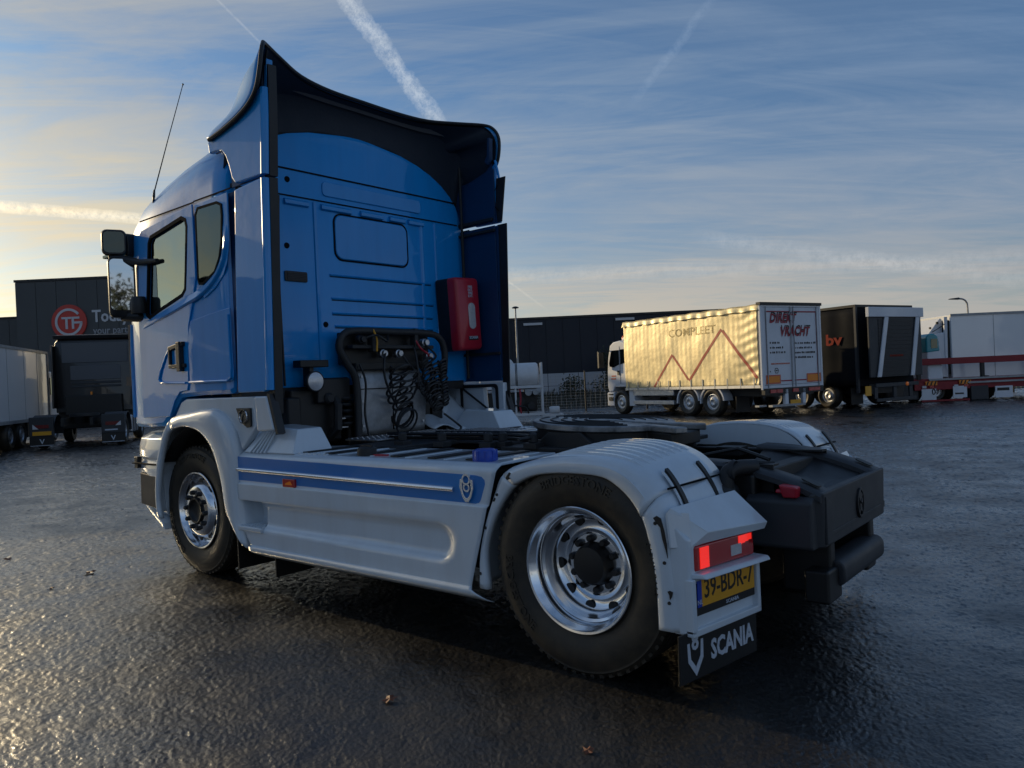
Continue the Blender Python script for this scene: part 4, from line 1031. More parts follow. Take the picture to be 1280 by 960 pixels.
# ---------------- front wheel arch, both sides
ARO = [(-0.475, .46), (-0.490, .60), (-0.455, .85), (-0.36, 1.05), (-0.24, 1.205), (-0.08, 1.262), (0.08, 1.278), (0.42, 1.300), (0.56, 1.275), (0.66, 1.21), (0.735, 1.10), (0.765, .90), (0.775, .70), (0.805, .48), (0.845, .30)]
ARI = [(-0.40, .42), (-0.43, .58), (-0.385, .80), (-0.30, 1.00), (-0.20, 1.13), (-0.06, 1.170), (0.08, 1.178), (0.26, 1.150), (0.38, 1.09), (0.46, 1.02), (0.53, .90), (0.585, .76), (0.625, .57), (0.70, .46), (0.80, .36)]
def arch_loft(outer, inner, ys, crown, yin, rnd=.035):
    """loops for a mudguard: inner rim, flange, rounded shoulder, top"""
    out = []
    for (xo, zo), (xi, zi) in zip(outer, inner):
        d = Vector((xo - xi, zo - zi)); l = d.length; d = d / l
        p = lambda k, y: (xi + d.x * l * k, y, zi + d.y * l * k)
        q = lambda e, y: (xo + d.x * e, y, zo + d.y * e)
        L_ = [p(-.08, ys + .03), p(0.0, ys + .004), p(.08, ys), p(.55, ys + .003), q(-rnd, ys + .010), q(-rnd * .35, ys + .022), q(0, ys + rnd + .015)]
        for k in range(1, 7):
            t = k / 6; L_.append(q(crown * math.sin(t * math.pi * .5), lerp(ys + rnd + .015, yin, t)))
        out.append(L_)
    return out
for side in (0, 1):
    Y = (lambda y: y) if side == 0 else (lambda y: 2.55 - y)
    po = [(q.x, q.z) for q in spline([(a, 0, b) for a, b in ARO], 3)]; pi_ = [(q.x, q.z) for q in spline([(a, 0, b) for a, b in ARI], 3)]
    ns = 13
    for a, b, nm in ((0, ns, 'front_mudguard'), (ns, len(po) - 1, 'front_mudguard')):
        mb = MB(); lp = arch_loft(po[a:b + 1], pi_[a:b + 1], -0.004, 0.02, 0.40)
        lp = [[(x, Y(y), z) for x, y, z in l] for l in lp]
        if a: lp = [[(x + (.010 if k == 0 else 0), y, z) for x, y, z in l] for k, l in enumerate(lp)]
        mb.loft(lp, False, False); g = tp(nm, mb, 'white', solid=0.012, smooth=50)
    # black inner liner
    mb = MB(); mb.grid(lambda u, v: (lerp(-.42, .82, u) , Y(lerp(0.06, .62, v)), .50 + math.sqrt(max(0, .70 ** 2 - (lerp(-.42, .82, u) - .16) ** 2)) - .02), 16, 2); tp('wheel_arch_liner', mb, 'ink', solid=0.01)
    mb = MB(); mb.box(-0.50, 0.80, Y(.60), Y(.63), .55, 1.20); tp('arch_back', mb, 'ink')
    # body piece between mudguard and cab, with the badge
    mb = MB(); mb.prism([(-0.20, 1.22), (0.1, 1.275), (0.43, 1.30), (0.61, 1.25), (0.745, 1.125), (0.80, 1.0), (1.0, 1.17), (0.985, 1.385), (0.02, 1.385), (-0.06, 1.36)], 'y', Y(0.045), Y(0.10)); cp = tp('corner_panel', mb, 'white', bevel=0.012)
    mb = MB(); mb.prism([(0.765, 1.305), (0.955, 1.305), (0.955, 1.175), (0.90, 1.165), (0.83, 1.20)], 'y', Y(.044), Y(.028)); bd = tp('badge', mb, 'ink', cp, bevel=0.006)
    mb = MB()
    if side == 0: mb.text('V8', (0.868, 0.027, 1.185), (1, 0, 0), (0, 0, 1), .11, .006, bold=.02)
    mb.ring([polar(.052, rad(a * 15), (.866, 1.245)) for a in range(24)], [polar(.045, rad(a * 15), (.866, 1.245)) for a in range(24)], 'y', Y(.028), Y(.020)); tp('badge_relief', mb, 'chrome', bd)
    mb = MB(); mb.prism([(1.04, 1.385), (1.185, 1.385), (1.262, 1.15), (1.06, 1.14)], 'y', Y(0.012), Y(0.06)); tp('deflector_foot', mb, 'white', bevel=0.014, seg=3)
    mb = MB(); mb.prism([(1.185, 1.40), (1.215, 1.40), (1.30, 1.13), (1.275, 1.12)], 'y', Y(0.02), Y(0.08)); tp('rubber_edge', mb, 'black')
    # stepped foot behind the arch with ribs
    mb = MB(); mb.hexa([(0.80, Y(.05), .985), (1.42, Y(.05), .985), (1.42, Y(.38), .985), (0.80, Y(.38), .985)], [(1.00, Y(.12), 1.17), (1.36, Y(.14), 1.15), (1.32, Y(.36), 1.15), (0.98, Y(.36), 1.17)]); ft = tp('deck_fairing', mb, 'white', bevel=0.012)
    mb = MB()
    for k in range(5):
        t = .16 + k * .075; mb.tube([(0.80 + .62 * t, Y(.046), .988), (1.0 + .34 * t, Y(.117), 1.165)], .008, 6)
    tp('fairing_rib', mb, 'white', ft)
    # front corner of the bumper with its step
    mb = MB()
    loops = []
    for z, ins in ((.42, .10), (.44, .06), (.52, .03), (.78, .0), (.84, .0), (.86, .015), (.885, .015), (.90, 0), (.99, .0), (1.06, .02), (1.10, .10)):
        loops.append([(x, Y(y), z) for x, y in ((-0.47, .07 + ins * .4), (-0.70, .06 + ins), (-0.95, .105 + ins), (-1.12, .19 + ins), (-1.30, .34 + ins), (-1.40 + ins, .6), (-1.42 + ins, 1.275), (-.9, 1.275), (-.47, .6))])
    mb.loft(loops); bp_ = tp('bumper', mb, 'white', bevel=0.008, smooth=40)
    mb = MB(); mb.prism([(-0.88, .50), (-0.54, .47), (-0.52, .74), (-0.87, .77)], 'y', Y(.062), Y(.052 + .06)); tp('step_recess', mb, 'ink' if side else 'grey', bp_, bevel=0.01)
    mb = MB(); mb.hexa([(-0.93, Y(.13), .46), (-0.47, Y(.06), .31), (-0.47, Y(.30), .31), (-0.93, Y(.30), .46)], [(-0.95, Y(.12), .50), (-0.50, Y(.06), .36), (-0.50, Y(.30), .40), (-0.95, Y(.30), .50)]); tp('entry_step', mb, 'white', bp_, bevel=0.01)
    mb = MB(); mb.box(-0.99, -.93, Y(.07), Y(.11), .80, .90); tp('bumper_lamp', mb, 'ink', bp_, bevel=0.005)
    mb = MB(); mb.box(-0.98, -0.46, Y(.045), Y(.07), .842, .852); tp('bumper_seam', mb, 'seam', bp_)
    # dark flap behind the front wheel
    mb = MB(); mb.box(0.70, 0.716, Y(.03), Y(.42), .14, .60); fl = tp('mud_flap', mb, 'ink')
    mb = MB(); mb.prism([(0.70, .60), (0.96, .60), (0.98, .30), (0.80, .28), (0.72, .2)], 'y', Y(.20), Y(.22)); tp('inner_flap', mb, 'ink')
    if side == 0:
        mb = MB(); mb.text('SCANIA', (1.12, 0.30, .17), (0.25, .97, 0), (0, 0, 1), .09, .003, bold=.03, fit=.34); tp('flap_print', mb, 'print', fl)
        mb = MB(); mb.box(1.10, 1.112, .08, .56, .12, .38); tp('mud_flap', mb, 'ink')

# ---------------- side skirts (a pressed panel with swage, recess, step hole) and the deck lid on top
def sk_edges(z):
    if z > .56: xf = lerp(0.765, 0.770, (z - .56) / .42)
    else: xf = lerp(0.93, 0.765, smooth01((z - .27) / .29))
    if z > .35: xr = lerp(3.035, 3.225, (z - .35) / .60)
    else: xr = lerp(3.12, 3.035, smooth01((z - .25) / .06 - .6)) if z < .335 else 3.035
    return xf, xr
def sk_y(x, z):
    y = 0.030
    y += -.014 * smooth01((.778 - z) / .014) if z > .6 else -.014
    if z > .945: y += .05 * ((z - .945) / .045) ** 2
    y += -.022 * smooth01((.338 - z) / .010)
    if z < .31: y += .10 * ((.31 - z) / .06) ** 1.6
    # long pressed recess with a rounded rear end
    zc, hz = .553, .102 + 0.004 * (x - .8)
    dx = max(0, x - (2.90 - hz)); dz = z - zc
    if dx > 0: d = hz - math.hypot(dx * .9, dz) if abs(dz) < hz or dx > 0 else -1
    else: d = hz - abs(dz)
    y += .042 * smooth01((d + .005) / .05)
    # step hole
    if x < 1.068 and .462 < z < .655:
        y += .13 * smooth01((1.068 - x) / .008) * smooth01((z - .462) / .006) * smooth01((.655 - z) / .006)
    return y
for side in (0, 1):
    Y = (lambda y: y) if side == 0 else (lambda y: 2.55 - y)
    zs = sorted(set([.25, .26, .275, .29, .305, .312, .32, .326, .330, .334, .338, .345, .36, .40, .43, .445, .458, .462, .465, .468, .475, .49, .51, .53, .55, .57, .59, .61, .63, .645, .649, .652, .655, .660, .67, .69, .71, .74, .76, .764, .768, .772, .776, .780, .80, .85, .90, .93, .945, .955, .965, .975, .985, .990]))
    us = [i / 90 for i in range(91)] + [.118 + .0015 * k for k in range(8)]
    us = sorted(us)
    mb = MB(); V = []
    for z in zs:
        a, b = sk_edges(z)
        for u in us:
            x = lerp(a, b, u); V.append((x, Y(sk_y(x, z)), z))
    n = len(us)
    mb.add(V, [(j * n + i, j * n + i + 1, (j + 1) * n + i + 1, (j + 1) * n + i) for j in range(len(zs) - 1) for i in range(n - 1)])
    skirt = tp('side_skirt', mb, 'white', solid=0.006, smooth=40)
    # blue stripe laid on, polished strip, lamp, badge
    S_ = [(0.768, .790), (0.768, .958)] + [(lerp(.768, 3.09, t), .958 - .030 * t) for t in (.25, .5, .75, 1.0)] + [(3.13, .922), (3.15, .905), (3.152, .885), (3.118, .80), (3.105, .785), (3.08, .778)] + [(lerp(3.09, .768, t), .778 + .012 * t) for t in (.25, .5, .75)]
    mb = MB(); mb.prism(S_, 'y', Y(.0295), Y(.0265)); st = tp('blue_stripe', mb, 'stripe', skirt)
    mb = MB(); mb.loft([[(x, Y(y), z + zz) for y, zz in ((.030, -.015), (.012, -.012), (.006, 0), (.012, .012), (.030, .015))] for x, z in ((0.77, .866), (1.5, .860), (2.2, .853), (2.93, .846))]); tp('bright_strip', mb, 'chrome', skirt, smooth=60)
    mb = MB(); mb.box(1.335, 1.475, Y(.032), Y(.010), .772, .828); lm = tp('side_marker', mb, 'redlens', skirt, bevel=0.006)
    mb = MB(); mb.prism([(1.37, .79), (1.45, .79), (1.43, .815), (1.38, .80)], 'y', Y(.010), Y(.006)); tp('marker_element', mb, 'amber', lm)
    if side == 0:
        SH = [(2.985, .905), (3.0, .905), (3.012, .89), (3.03, .885), (3.048, .89), (3.06, .905), (3.075, .905), (3.08, .86), (3.062, .81), (3.04, .785), (3.02, .785), (2.998, .81), (2.98, .86)]
        mb = MB(); cxs, czs = 3.03, .85
        mb.ring(SH, [(cxs + (a - cxs) * .66, czs + (b - czs) * .66) for a, b in SH], 'y', .027, .012); bd = tp('badge', mb, 'chrome', skirt, bevel=0.003)
        mb = MB(); mb.ring([polar(.030, rad(a * 15), (3.03, .905)) for a in range(24)], [polar(.020, rad(a * 15), (3.03, .905)) for a in range(24)], 'y', .026, .010); mb.ring([polar(.024, rad(a * 15), (3.03, .862)) for a in range(24)], [polar(.014, rad(a * 15), (3.03, .862)) for a in range(24)], 'y', .026, .012); tp('badge_numeral', mb, 'chrome', bd)
    mb = MB(); mb.box(0.775, 1.075, Y(-.004), Y(.14), .437, .470); stp = tp('step_tread', mb, 'white', skirt, bevel=0.008)
    mb = MB()
    for k in range(7):
        for j in range(4): mb.lathe([(.012, 0), (.012, .006), (.006, .006)], (.81 + k * .038, Y(.012 + j * .032), .469), 'z', 6, True)
    tp('tread_stud', mb, 'white', stp)
    # top lid with black rubber strips
    mb = MB(); mb.prism([(0.80, .03 + .04), (3.20, .07), (3.16, .64), (1.20, .64), (0.80, .40)], 'z', .972, .989)
    mb.v = [(x, Y(y), z) for x, y, z in mb.v]; ld = tp('deck_lid', mb, 'white', bevel=0.006)
    for x0 in (1.38, 1.66, 1.98, 2.30, 2.62, 2.92):
        mb = MB(); mb.box(x0, x0 + .07, Y(.13), Y(.62), .990, .999); tp('rubber_strip', mb, 'ink', ld, bevel=0.003)
        mb = MB(); mb.box(x0 + .13, x0 + .15, Y(.13), Y(.60), .988, .993); tp('lid_rib', mb, 'white', ld, bevel=0.002)
    mb = MB()
    for k in range(14): mb.box(1.0 + k * .055, 1.03 + k * .055, Y(.075), Y(.095), .989, .998)
    tp('lid_grip', mb, 'white', ld)
    if side == 0:
        mb = MB(); mb.lathe([(.062, 0), (.064, .015), (.060, .055), (.052, .066), (0, .066)], (3.05, .15, .989), 'z', 20)
        for k in range(8):
            a = 2 * math.pi * k / 8; mb.box(3.05 + .056 * math.cos(a) - .01, 3.05 + .056 * math.cos(a) + .01, .15 + .056 * math.sin(a) - .01, .15 + .056 * math.sin(a) + .01, .99, 1.05)
        tp('tank_cap', mb, 'capblue', ld, bevel=0.004, label='blue additive tank cap')
        mb = MB(); mb.lathe([(.06, 0), (.062, .012), (.058, .045), (.048, .055), (0, .055)], (2.05, .16, .989), 'z', 20); mb.box(2.0, 2.1, .155, .165, 1.03, 1.055); tp('tank_cap', mb, 'steel', ld, label='black fuel tank cap')
        mb = MB(); mb.prism([(2.12, .15), (2.22, .17), (2.22, .19), (2.12, .18)], 'z', .990, .998); tp('cap_tag', mb, 'red', ld)

# ---------------- rear mudguards
RO = [(3.050, .335), (3.075, .50), (3.130, .70), (3.195, .85), (3.255, .945), (3.40, 1.000), (3.56, 1.030), (3.73, 1.040), (3.90, 1.030), (4.02, .995), (4.10, .940), (4.160, .86), (4.205, .76), (4.235, .60), (4.250, .45), (4.260, .30)]
RI = [(3.135, .335), (3.130, .53), (3.190, .70), (3.270, .82), (3.345, .895), (3.46, .945), (3.58, .965), (3.73, .970), (3.88, .960), (3.97, .915), (4.04, .850), (4.085, .77), (4.115, .66), (4.135, .52), (4.140, .40), (4.140, .30)]
def crown_z(u, v):   # u along path index, v 0..1 across
    pass
for side in (0, 1):
    Y = (lambda y: y) if side == 0 else (lambda y: 2.55 - y)
    po = [(q.x, q.z) for q in spline([(a, 0, b) for a, b in RO], 4)]; pi_ = [(q.x, q.z) for q in spline([(a, 0, b) for a, b in RI], 4)]
    def seg(a, b, nm, ys, yin, shrink=0.0, cr=.028):
        mb = MB(); lp = arch_loft([(x, z) for x, z in po[a:b + 1]], pi_[a:b + 1], ys, cr, yin, .045)
        mb.loft([[(x, Y(y), z) for x, y, z in l] for l in lp], False, False)
        return tp(nm, mb, 'white', solid=0.010, smooth=50)
    seg(0, 16, 'rear_mudguard', .026, .60)
    top_ = seg(16, 43, 'rear_mudguard', .022, .655)
    rear = seg(43, 60, 'rear_mudguard', .028, .655)
    # closing wall on the inner side of the mudguard
    W_ = [(x, z + .022) for x, z in po[20:46]]
    mb = MB(); mb.prism(W_ + [(4.13, .925), (3.42, .925)], 'y', Y(.645), Y(.660)); tp('mudguard_inner_wall', mb, 'white', top_, bevel=.004)
    # ribs pressed into the top, running fore and aft
    for k in range(8):
        yk = .135 + k * .066
        t = (yk - .082) / (.655 - .082); e = .028 * math.sin(min(1, t) * math.pi / 2) + .004
        P = [(x, z + e) for x, z in po[22:38]]
        mb = MB(); loops = []
        for i, (x, z) in enumerate(P):
            f = min(1, i / 2, (len(P) - 1 - i) / 2); h = .009 * f
            loops.append([(x, Y(yk - .020), z - .006), (x, Y(yk - .013), z + h), (x, Y(yk + .013), z + h), (x, Y(yk + .020), z - .006)])
        mb.loft(loops); tp('mudguard_rib', mb, 'white', top_, smooth=60)
    # black clamping straps over the joint at the back
    for yk in (.20, .51):
        P = [(x + .010, z + .040) for x, z in po[40:49]]
        mb = MB(); mb.loft([[(x + .002, Y(yk - .017), z - .012), (x + .004, Y(yk - .015), z + .006), (x + .004, Y(yk + .015), z + .006), (x + .002, Y(yk + .017), z - .012)] for x, z in P]); tp('clamp_strap', mb, 'ink', rear, smooth=60)
        mb = MB()
        for s in (-1, 1): mb.loft([[(x, Y(yk + s * .030 - .008), z - .012), (x, Y(yk + s * .030 - .006), z - .001), (x, Y(yk + s * .030 + .006), z - .001), (x, Y(yk + s * .030 + .008), z - .012)] for x, z in P])
        tp('strap_guide', mb, 'white', rear, smooth=60)
    mb = MB(); x, z = po[43]; mb.box(x + .016, x + .024, Y(.11), Y(.64), z + .020, z + .028); tp('mudguard_seam', mb, 'seam', rear)
    if side == 0:
        mb = MB(); mb.prism([(4.135, .79), (4.152, .80), (4.172, .79), (4.185, .74), (4.195, .68), (4.198, .62), (4.188, .66), (4.176, .70), (4.168, .75), (4.150, .77)], 'y', .0225, .0275); mb.prism([(4.19, .475), (4.20, .48), (4.215, .475), (4.21, .455), (4.20, .44), (4.198, .46)], 'y', .0225, .0275); tp('scuff_mark', mb, 'ink', rear)
        mb = MB(); mb.prism([(3.30, .925), (3.325, .955), (3.335, .95), (3.322, .93), (3.335, .925), (3.31, .915)], 'y', .018, .0225); mb.prism([(3.205, .80), (3.215, .82), (3.222, .815), (3.214, .80)], 'y', .021, .0255); tp('scuff_mark', mb, 'ink', top_)
    for i in (2, 7, 12, 46, 51, 56):
        (x0, z0), (x1, z1) = po[i], pi_[i]
        mb = MB(); mb.lathe([(0, -.006), (.007, -.006), (.009, 0)], ((x0 + x1) / 2, Y(.027), (z0 + z1) / 2), 'y', 8); tp('flange_bolt', mb, 'steel', top_)
    # tail lamp housing with visor
    F = lambda y: 4.270 + .17 * (y - .05)
    def h3(pts): return [(a, Y(b), c) for a, b, c in pts]
    mb = MB(); mb.hexa(h3([(4.20, .034, .29), (F(.05) + .012, .05, .285), (F(.56), .56, .285), (4.20, .60, .29)]), h3([(4.195, .034, .80), (F(.05) + .012, .05, .70), (F(.56), .56, .70), (4.20, .60, .82)])); hs_ = tp('lamp_housing', mb, 'white', bevel=0.012)
    mb = MB(); mb.hexa(h3([(4.200, .030, .815), (4.290, .075, .672), (F(.56) + .055, .57, .672), (4.24, .60, .80)]), h3([(4.215, .030, .838), (4.325, .16, .720), (F(.56) + .068, .575, .705), (4.27, .57, .845)]))
    mb.hexa(h3([(4.19, .028, .80), (4.205, .028, .66), (4.26, .06, .66), (4.25, .10, .80)]), h3([(4.20, .028, .825), (4.215, .028, .665), (4.295, .075, .665), (4.27, .10, .81)]))
    tp('lamp_visor', mb, 'white', hs_, bevel=0.022, seg=3)
    mb = MB(); mb.hexa(h3([(F(.05) - .01, .06, .530), (F(.06) + .075, .085, .530), (F(.56) + .085, .565, .530), (F(.56) - .01, .56, .530)]), h3([(F(.05) - .01, .06, .556), (F(.06) + .060, .085, .552), (F(.56) + .070, .565, .552), (F(.56) - .01, .56, .556)])); tp('lamp_ledge', mb, 'white', hs_, bevel=0.008)
    mb = MB(); mb.hexa(h3([(F(.07) - .02, .066, .556), (F(.08) + .022, .095, .556), (F(.53) + .022, .53, .556), (F(.53) - .02, .53, .556)]), h3([(F(.07) - .02, .066, .668), (F(.08) + .022, .095, .668), (F(.53) + .022, .53, .668), (F(.53) - .02, .53, .668)])); tl = tp('tail_lamp', mb, 'redlens', hs_, bevel=0.010)
    def patch(y0, y1, z0, z1, nm, m, d=.0235, lab=None):
        mb = MB(); mb.hexa(h3([(F(y0) + d - .004, y0, z0), (F(y0) + d, y0, z0), (F(y1) + d, y1, z0), (F(y1) + d - .004, y1, z0)]), h3([(F(y0) + d - .004, y0, z1), (F(y0) + d, y0, z1), (F(y1) + d, y1, z1), (F(y1) + d - .004, y1, z1)])); return tp(nm, mb, m, tl, label=lab)
    for k in range(5):
        patch(.118, .180, .566 + k * .0185, .583 + k * .0185, 'led_segment', 'redglow')
    for k in range(4): patch(.405 + k * .026, .430 + k * .026, .620 + .004 * k, .660, 'led_segment', 'redglow')
    patch(.345, .425, .580, .628, 'reverse_lens', 'clear')
    # number plate in its frame (near side), open frame (far side)
    mb = MB(); 
    for (y0, y1, z0, z1) in ((.045, .075, .295, .53), (.535, .562, .295, .53), (.045, .562, .283, .315)):
        mb.hexa(h3([(F(y0) - .01, y0, z0), (F(y0) + .028, y0, z0), (F(y1) + .028, y1, z0), (F(y1) - .01, y1, z0)]), h3([(F(y0) - .01, y0, z1), (F(y0) + .028, y0, z1), (F(y1) + .028, y1, z1), (F(y1) - .01, y1, z1)]))
    tp('plate_frame', mb, 'white', hs_, bevel=0.006)
    mb = MB(); mb.hexa(h3([(F(.085) + .010, .085, .366), (F(.085) + .014, .085, .366), (F(.53) + .014, .53, .366), (F(.53) + .010, .53, .366)]), h3([(F(.085) + .010, .085, .505), (F(.085) + .014, .085, .505), (F(.53) + .014, .53, .505), (F(.53) + .010, .53, .505)])); tp('plate_backing', mb, 'ink', hs_)
    if side == 0:
        D0 = Vector((F(.10) + .0175, .10, .385)); ux = Vector((.17, 1, 0)).normalized()
        def pl(y0, y1, z0, z1, d):
            q = MB(); q.hexa([(F(y0) + d - .003, y0, z0), (F(y0) + d, y0, z0), (F(y1) + d, y1, z0), (F(y1) + d - .003, y1, z0)], [(F(y0) + d - .003, y0, z1), (F(y0) + d, y0, z1), (F(y1) + d, y1, z1), (F(y1) + d - .003, y1, z1)]); return q
        np_ = tp('number_plate', pl(.125, .525, .402, .516, .018), 'yellow', hs_)
        tp('plate_band', pl(.095, .124, .402, .516, .018), 'plateblue', np_)
        mb = MB(); mb.text('39-BDR-7', (F(.325) + .0185, .325, .412), ux, (0, 0, 1), .118, .002, bold=.012, fit=.375); tp('plate_lettering', mb, 'ink', np_)
        mb = MB(); mb.text('NL', (F(.109) + .0185, .109, .408), ux, (0, 0, 1), .03, .002); tp('plate_lettering', mb, 'print', np_)
        mb = MB(); mb.text('SCANIA', (F(.35) + .016, .35, .372), ux, (0, 0, 1), .022, .002, bold=.02, fit=.10); tp('holder_print', mb, 'print', hs_)
    # mud flap
    mb = MB(); mb.hexa(h3([(F(0.0) - .02, -.01, .085), (F(0) - .01, -.01, .085), (F(.57) - .01, .57, .085), (F(.57) - .02, .57, .085)]), h3([(F(0.0) - .015, -.01, .30), (F(0) - .005, -.01, .30), (F(.57) - .005, .57, .30), (F(.57) - .015, .57, .30)])); mf = tp('mud_flap', mb, 'ink', bevel=0.003)
    if side == 0:
        ux = Vector((.17, 1, 0)).normalized(); f0 = lambda y: F(y) - .0055
        mb = MB(); mb.text('SCANIA', (f0(.37), .37, .125), ux, (0, 0, 1), .120, .003, bold=.032, fit=.335)
        # shield with numeral
        o3 = lambda a, b: (f0(.095 + a), .095 + a, .205 + b)
        S1 = [(-.055, .05), (-.040, .05), (-.034, -.02), (0, -.062), (.034, -.02), (.040, .05), (.055, .05), (.052, -.03), (0, -.10), (-.052, -.03)]
        mb.loft([[o3(a, b) for a, b in S1], [(x + .003, y, z) for x, y, z in [o3(a, b) for a, b in S1]]])
        mb.text('8', o3(0, -.005), ux, (0, 0, 1), .105, .003, bold=.03, fit=.05)
        tp('flap_print', mb, 'print', mf)

# ---------------- rear end: dark guide ramps, tool box, emblem, tube bumper
mb = MB(); mb.prism([(0.70, .56), (0.72, .55), (1.83, .55), (1.86, .57), (1.86, .775), (1.83, .80), (0.74, .80), (0.70, .78)], 'x', 4.26, 4.585); tb = tp('tail_box', mb, 'grey', bevel=0.014, seg=3)
mb = MB(); mb.hexa([(4.56, .76, .552), (4.612, .80, .552), (4.612, 1.83, .552), (4.56, 1.86, .552)], [(4.56, .74, .815), (4.618, .78, .820), (4.618, 1.84, .820), (4.56, 1.86, .81)]); tp('tail_panel', mb, 'grey', tb, bevel=0.012, seg=3)
mb = MB(); mb.prism([(.83, .60), (1.76, .60), (1.76, .62), (.83, .62)], 'x', 4.612, 4.617); mb.prism([(.80, .57), (.88, .57), (.88, .76), (.80, .80)], 'x', 4.612, 4.624); tp('panel_rib', mb, 'grey', tb, bevel=0.004)
em = MB(); ov = [(1.345 + .055 * math.cos(rad(a * 15)), .690 + .080 * math.sin(rad(a * 15))) for a in range(24)]; em.ring(ov, [(1.345 + (a - 1.345) * .8, .69 + (b - .69) * .8) for a, b in ov], 'x', 4.612, 4.628)
em.prism([(1.31, .63), (1.33, .66), (1.33, .70), (1.31, .73), (1.345, .755), (1.38, .73), (1.36, .70), (1.362, .66), (1.38, .63), (1.345, .65)], 'x', 4.612, 4.626); em.tube([(4.622, 1.32, .71), (4.626, 1.345, .69), (4.622, 1.37, .71)], .008, 6)
tp('emblem', em, 'black', tb, bevel=0.003)
for y0, y1 in ((0.76, 0.93), (1.63, 1.82)):
    mb = MB(); P = spline([(3.95, 0, .955), (4.12, 0, .945), (4.30, 0, .920), (4.50, 0, .862), (4.61, 0, .815)], 5)
    mb.loft([[(q.x, y0, q.z - .04), (q.x, y0, q.z - .014), (q.x, y0 + .02, q.z), (q.x, y1 - .02, q.z), (q.x, y1, q.z - .014), (q.x, y1, q.z - .04)] for q in P]); gr = tp('guide_ramp', mb, 'grey', smooth=50)
    mb = MB(); mb.prism(rrect(4.50, 4.585, (y0 + y1) / 2 - .03, (y0 + y1) / 2 + .03, .02, 3), 'z', .855, .862); mb.v = [(x, y, z + (4.54 - x) * .45 + .002) for x, y, z in mb.v]; tp('ramp_slot', mb, 'ink', gr)
mb = MB(); mb.grid(lambda u, v: (lerp(4.0, 4.58, v), lerp(.93, 1.63, u), lerp(.93, .79, v ** 1.6) - .08 * math.sin(math.pi * u) * (1 - v * .75)), 14, 10); tp('guide_trough', mb, 'black', solid=0.008, smooth=60)
mb = MB(); mb.box(4.05, 4.30, .74, .84, .70, .90); mb.box(4.0, 4.3, .70, .88, .62, .78); tp('tail_bracket', mb, 'ink', bevel=0.02)
mb = MB(); mb.hexa([(4.445, .715, .795), (4.515, .715, .795), (4.515, .765, .795), (4.445, .765, .795)], [(4.43, .70, .86), (4.52, .70, .85), (4.52, .765, .85), (4.43, .765, .86)]); mb.box(4.41, 4.46, .715, .75, .815, .835); tp('side_reflector_lamp', mb, 'red', bevel=0.012)
mb = MB(); mb.tube(spline([(4.20, .64, .70), (4.20, .64, .88), (4.22, .68, .93), (4.28, .80, .93)], 5), .038, 12); mb.lathe([(.048, 0), (.055, .015), (.048, .03)], (4.215, .66, .925), 'x', 14); tp('air_connection_hose', mb, 'steel', smooth=50)
mb = MB(); mb.prism(rrect(4.505, 4.650, .335, .465, .045, 4), 'y', .95, 1.66); ub = tp('under_run_tube', mb, 'grey', bevel=.012, smooth=50)
mb = MB(); mb.box(4.36, 4.60, .90, .98, .30, .58); mb.box(4.36, 4.60, 1.58, 1.66, .34, .58); mb.box(4.5, 4.62, .80, 1.0, .28, .44); mb.box(4.50, 4.6, 1.52, 1.68, .285, .33); tp('under_run_bracket', mb, 'ink', ub, bevel=0.015)
mb = MB(); mb.box(4.56, 4.6, 1.86, 1.90, .58, .62); mb.box(4.48, 4.52, 1.70, 1.78, .40, .55); tp('tail_bolt', mb, 'ink', tb, bevel=0.005)
mb = MB(); mb.tube([(3.9, .75, .90), (4.2, .80, .95), (4.32, .95, .93)], .012, 6); mb.tube([(3.8, 1.2, .93), (4.0, 1.25, .97), (4.2, 1.2, .92)], .012, 6)
mb.box(3.34, 3.42, 1.80, 1.86, .93, 1.01); mb.box(3.75, 3.9, 1.5, 1.62, .90, .95); tp('tail_wiring', mb, 'ink')
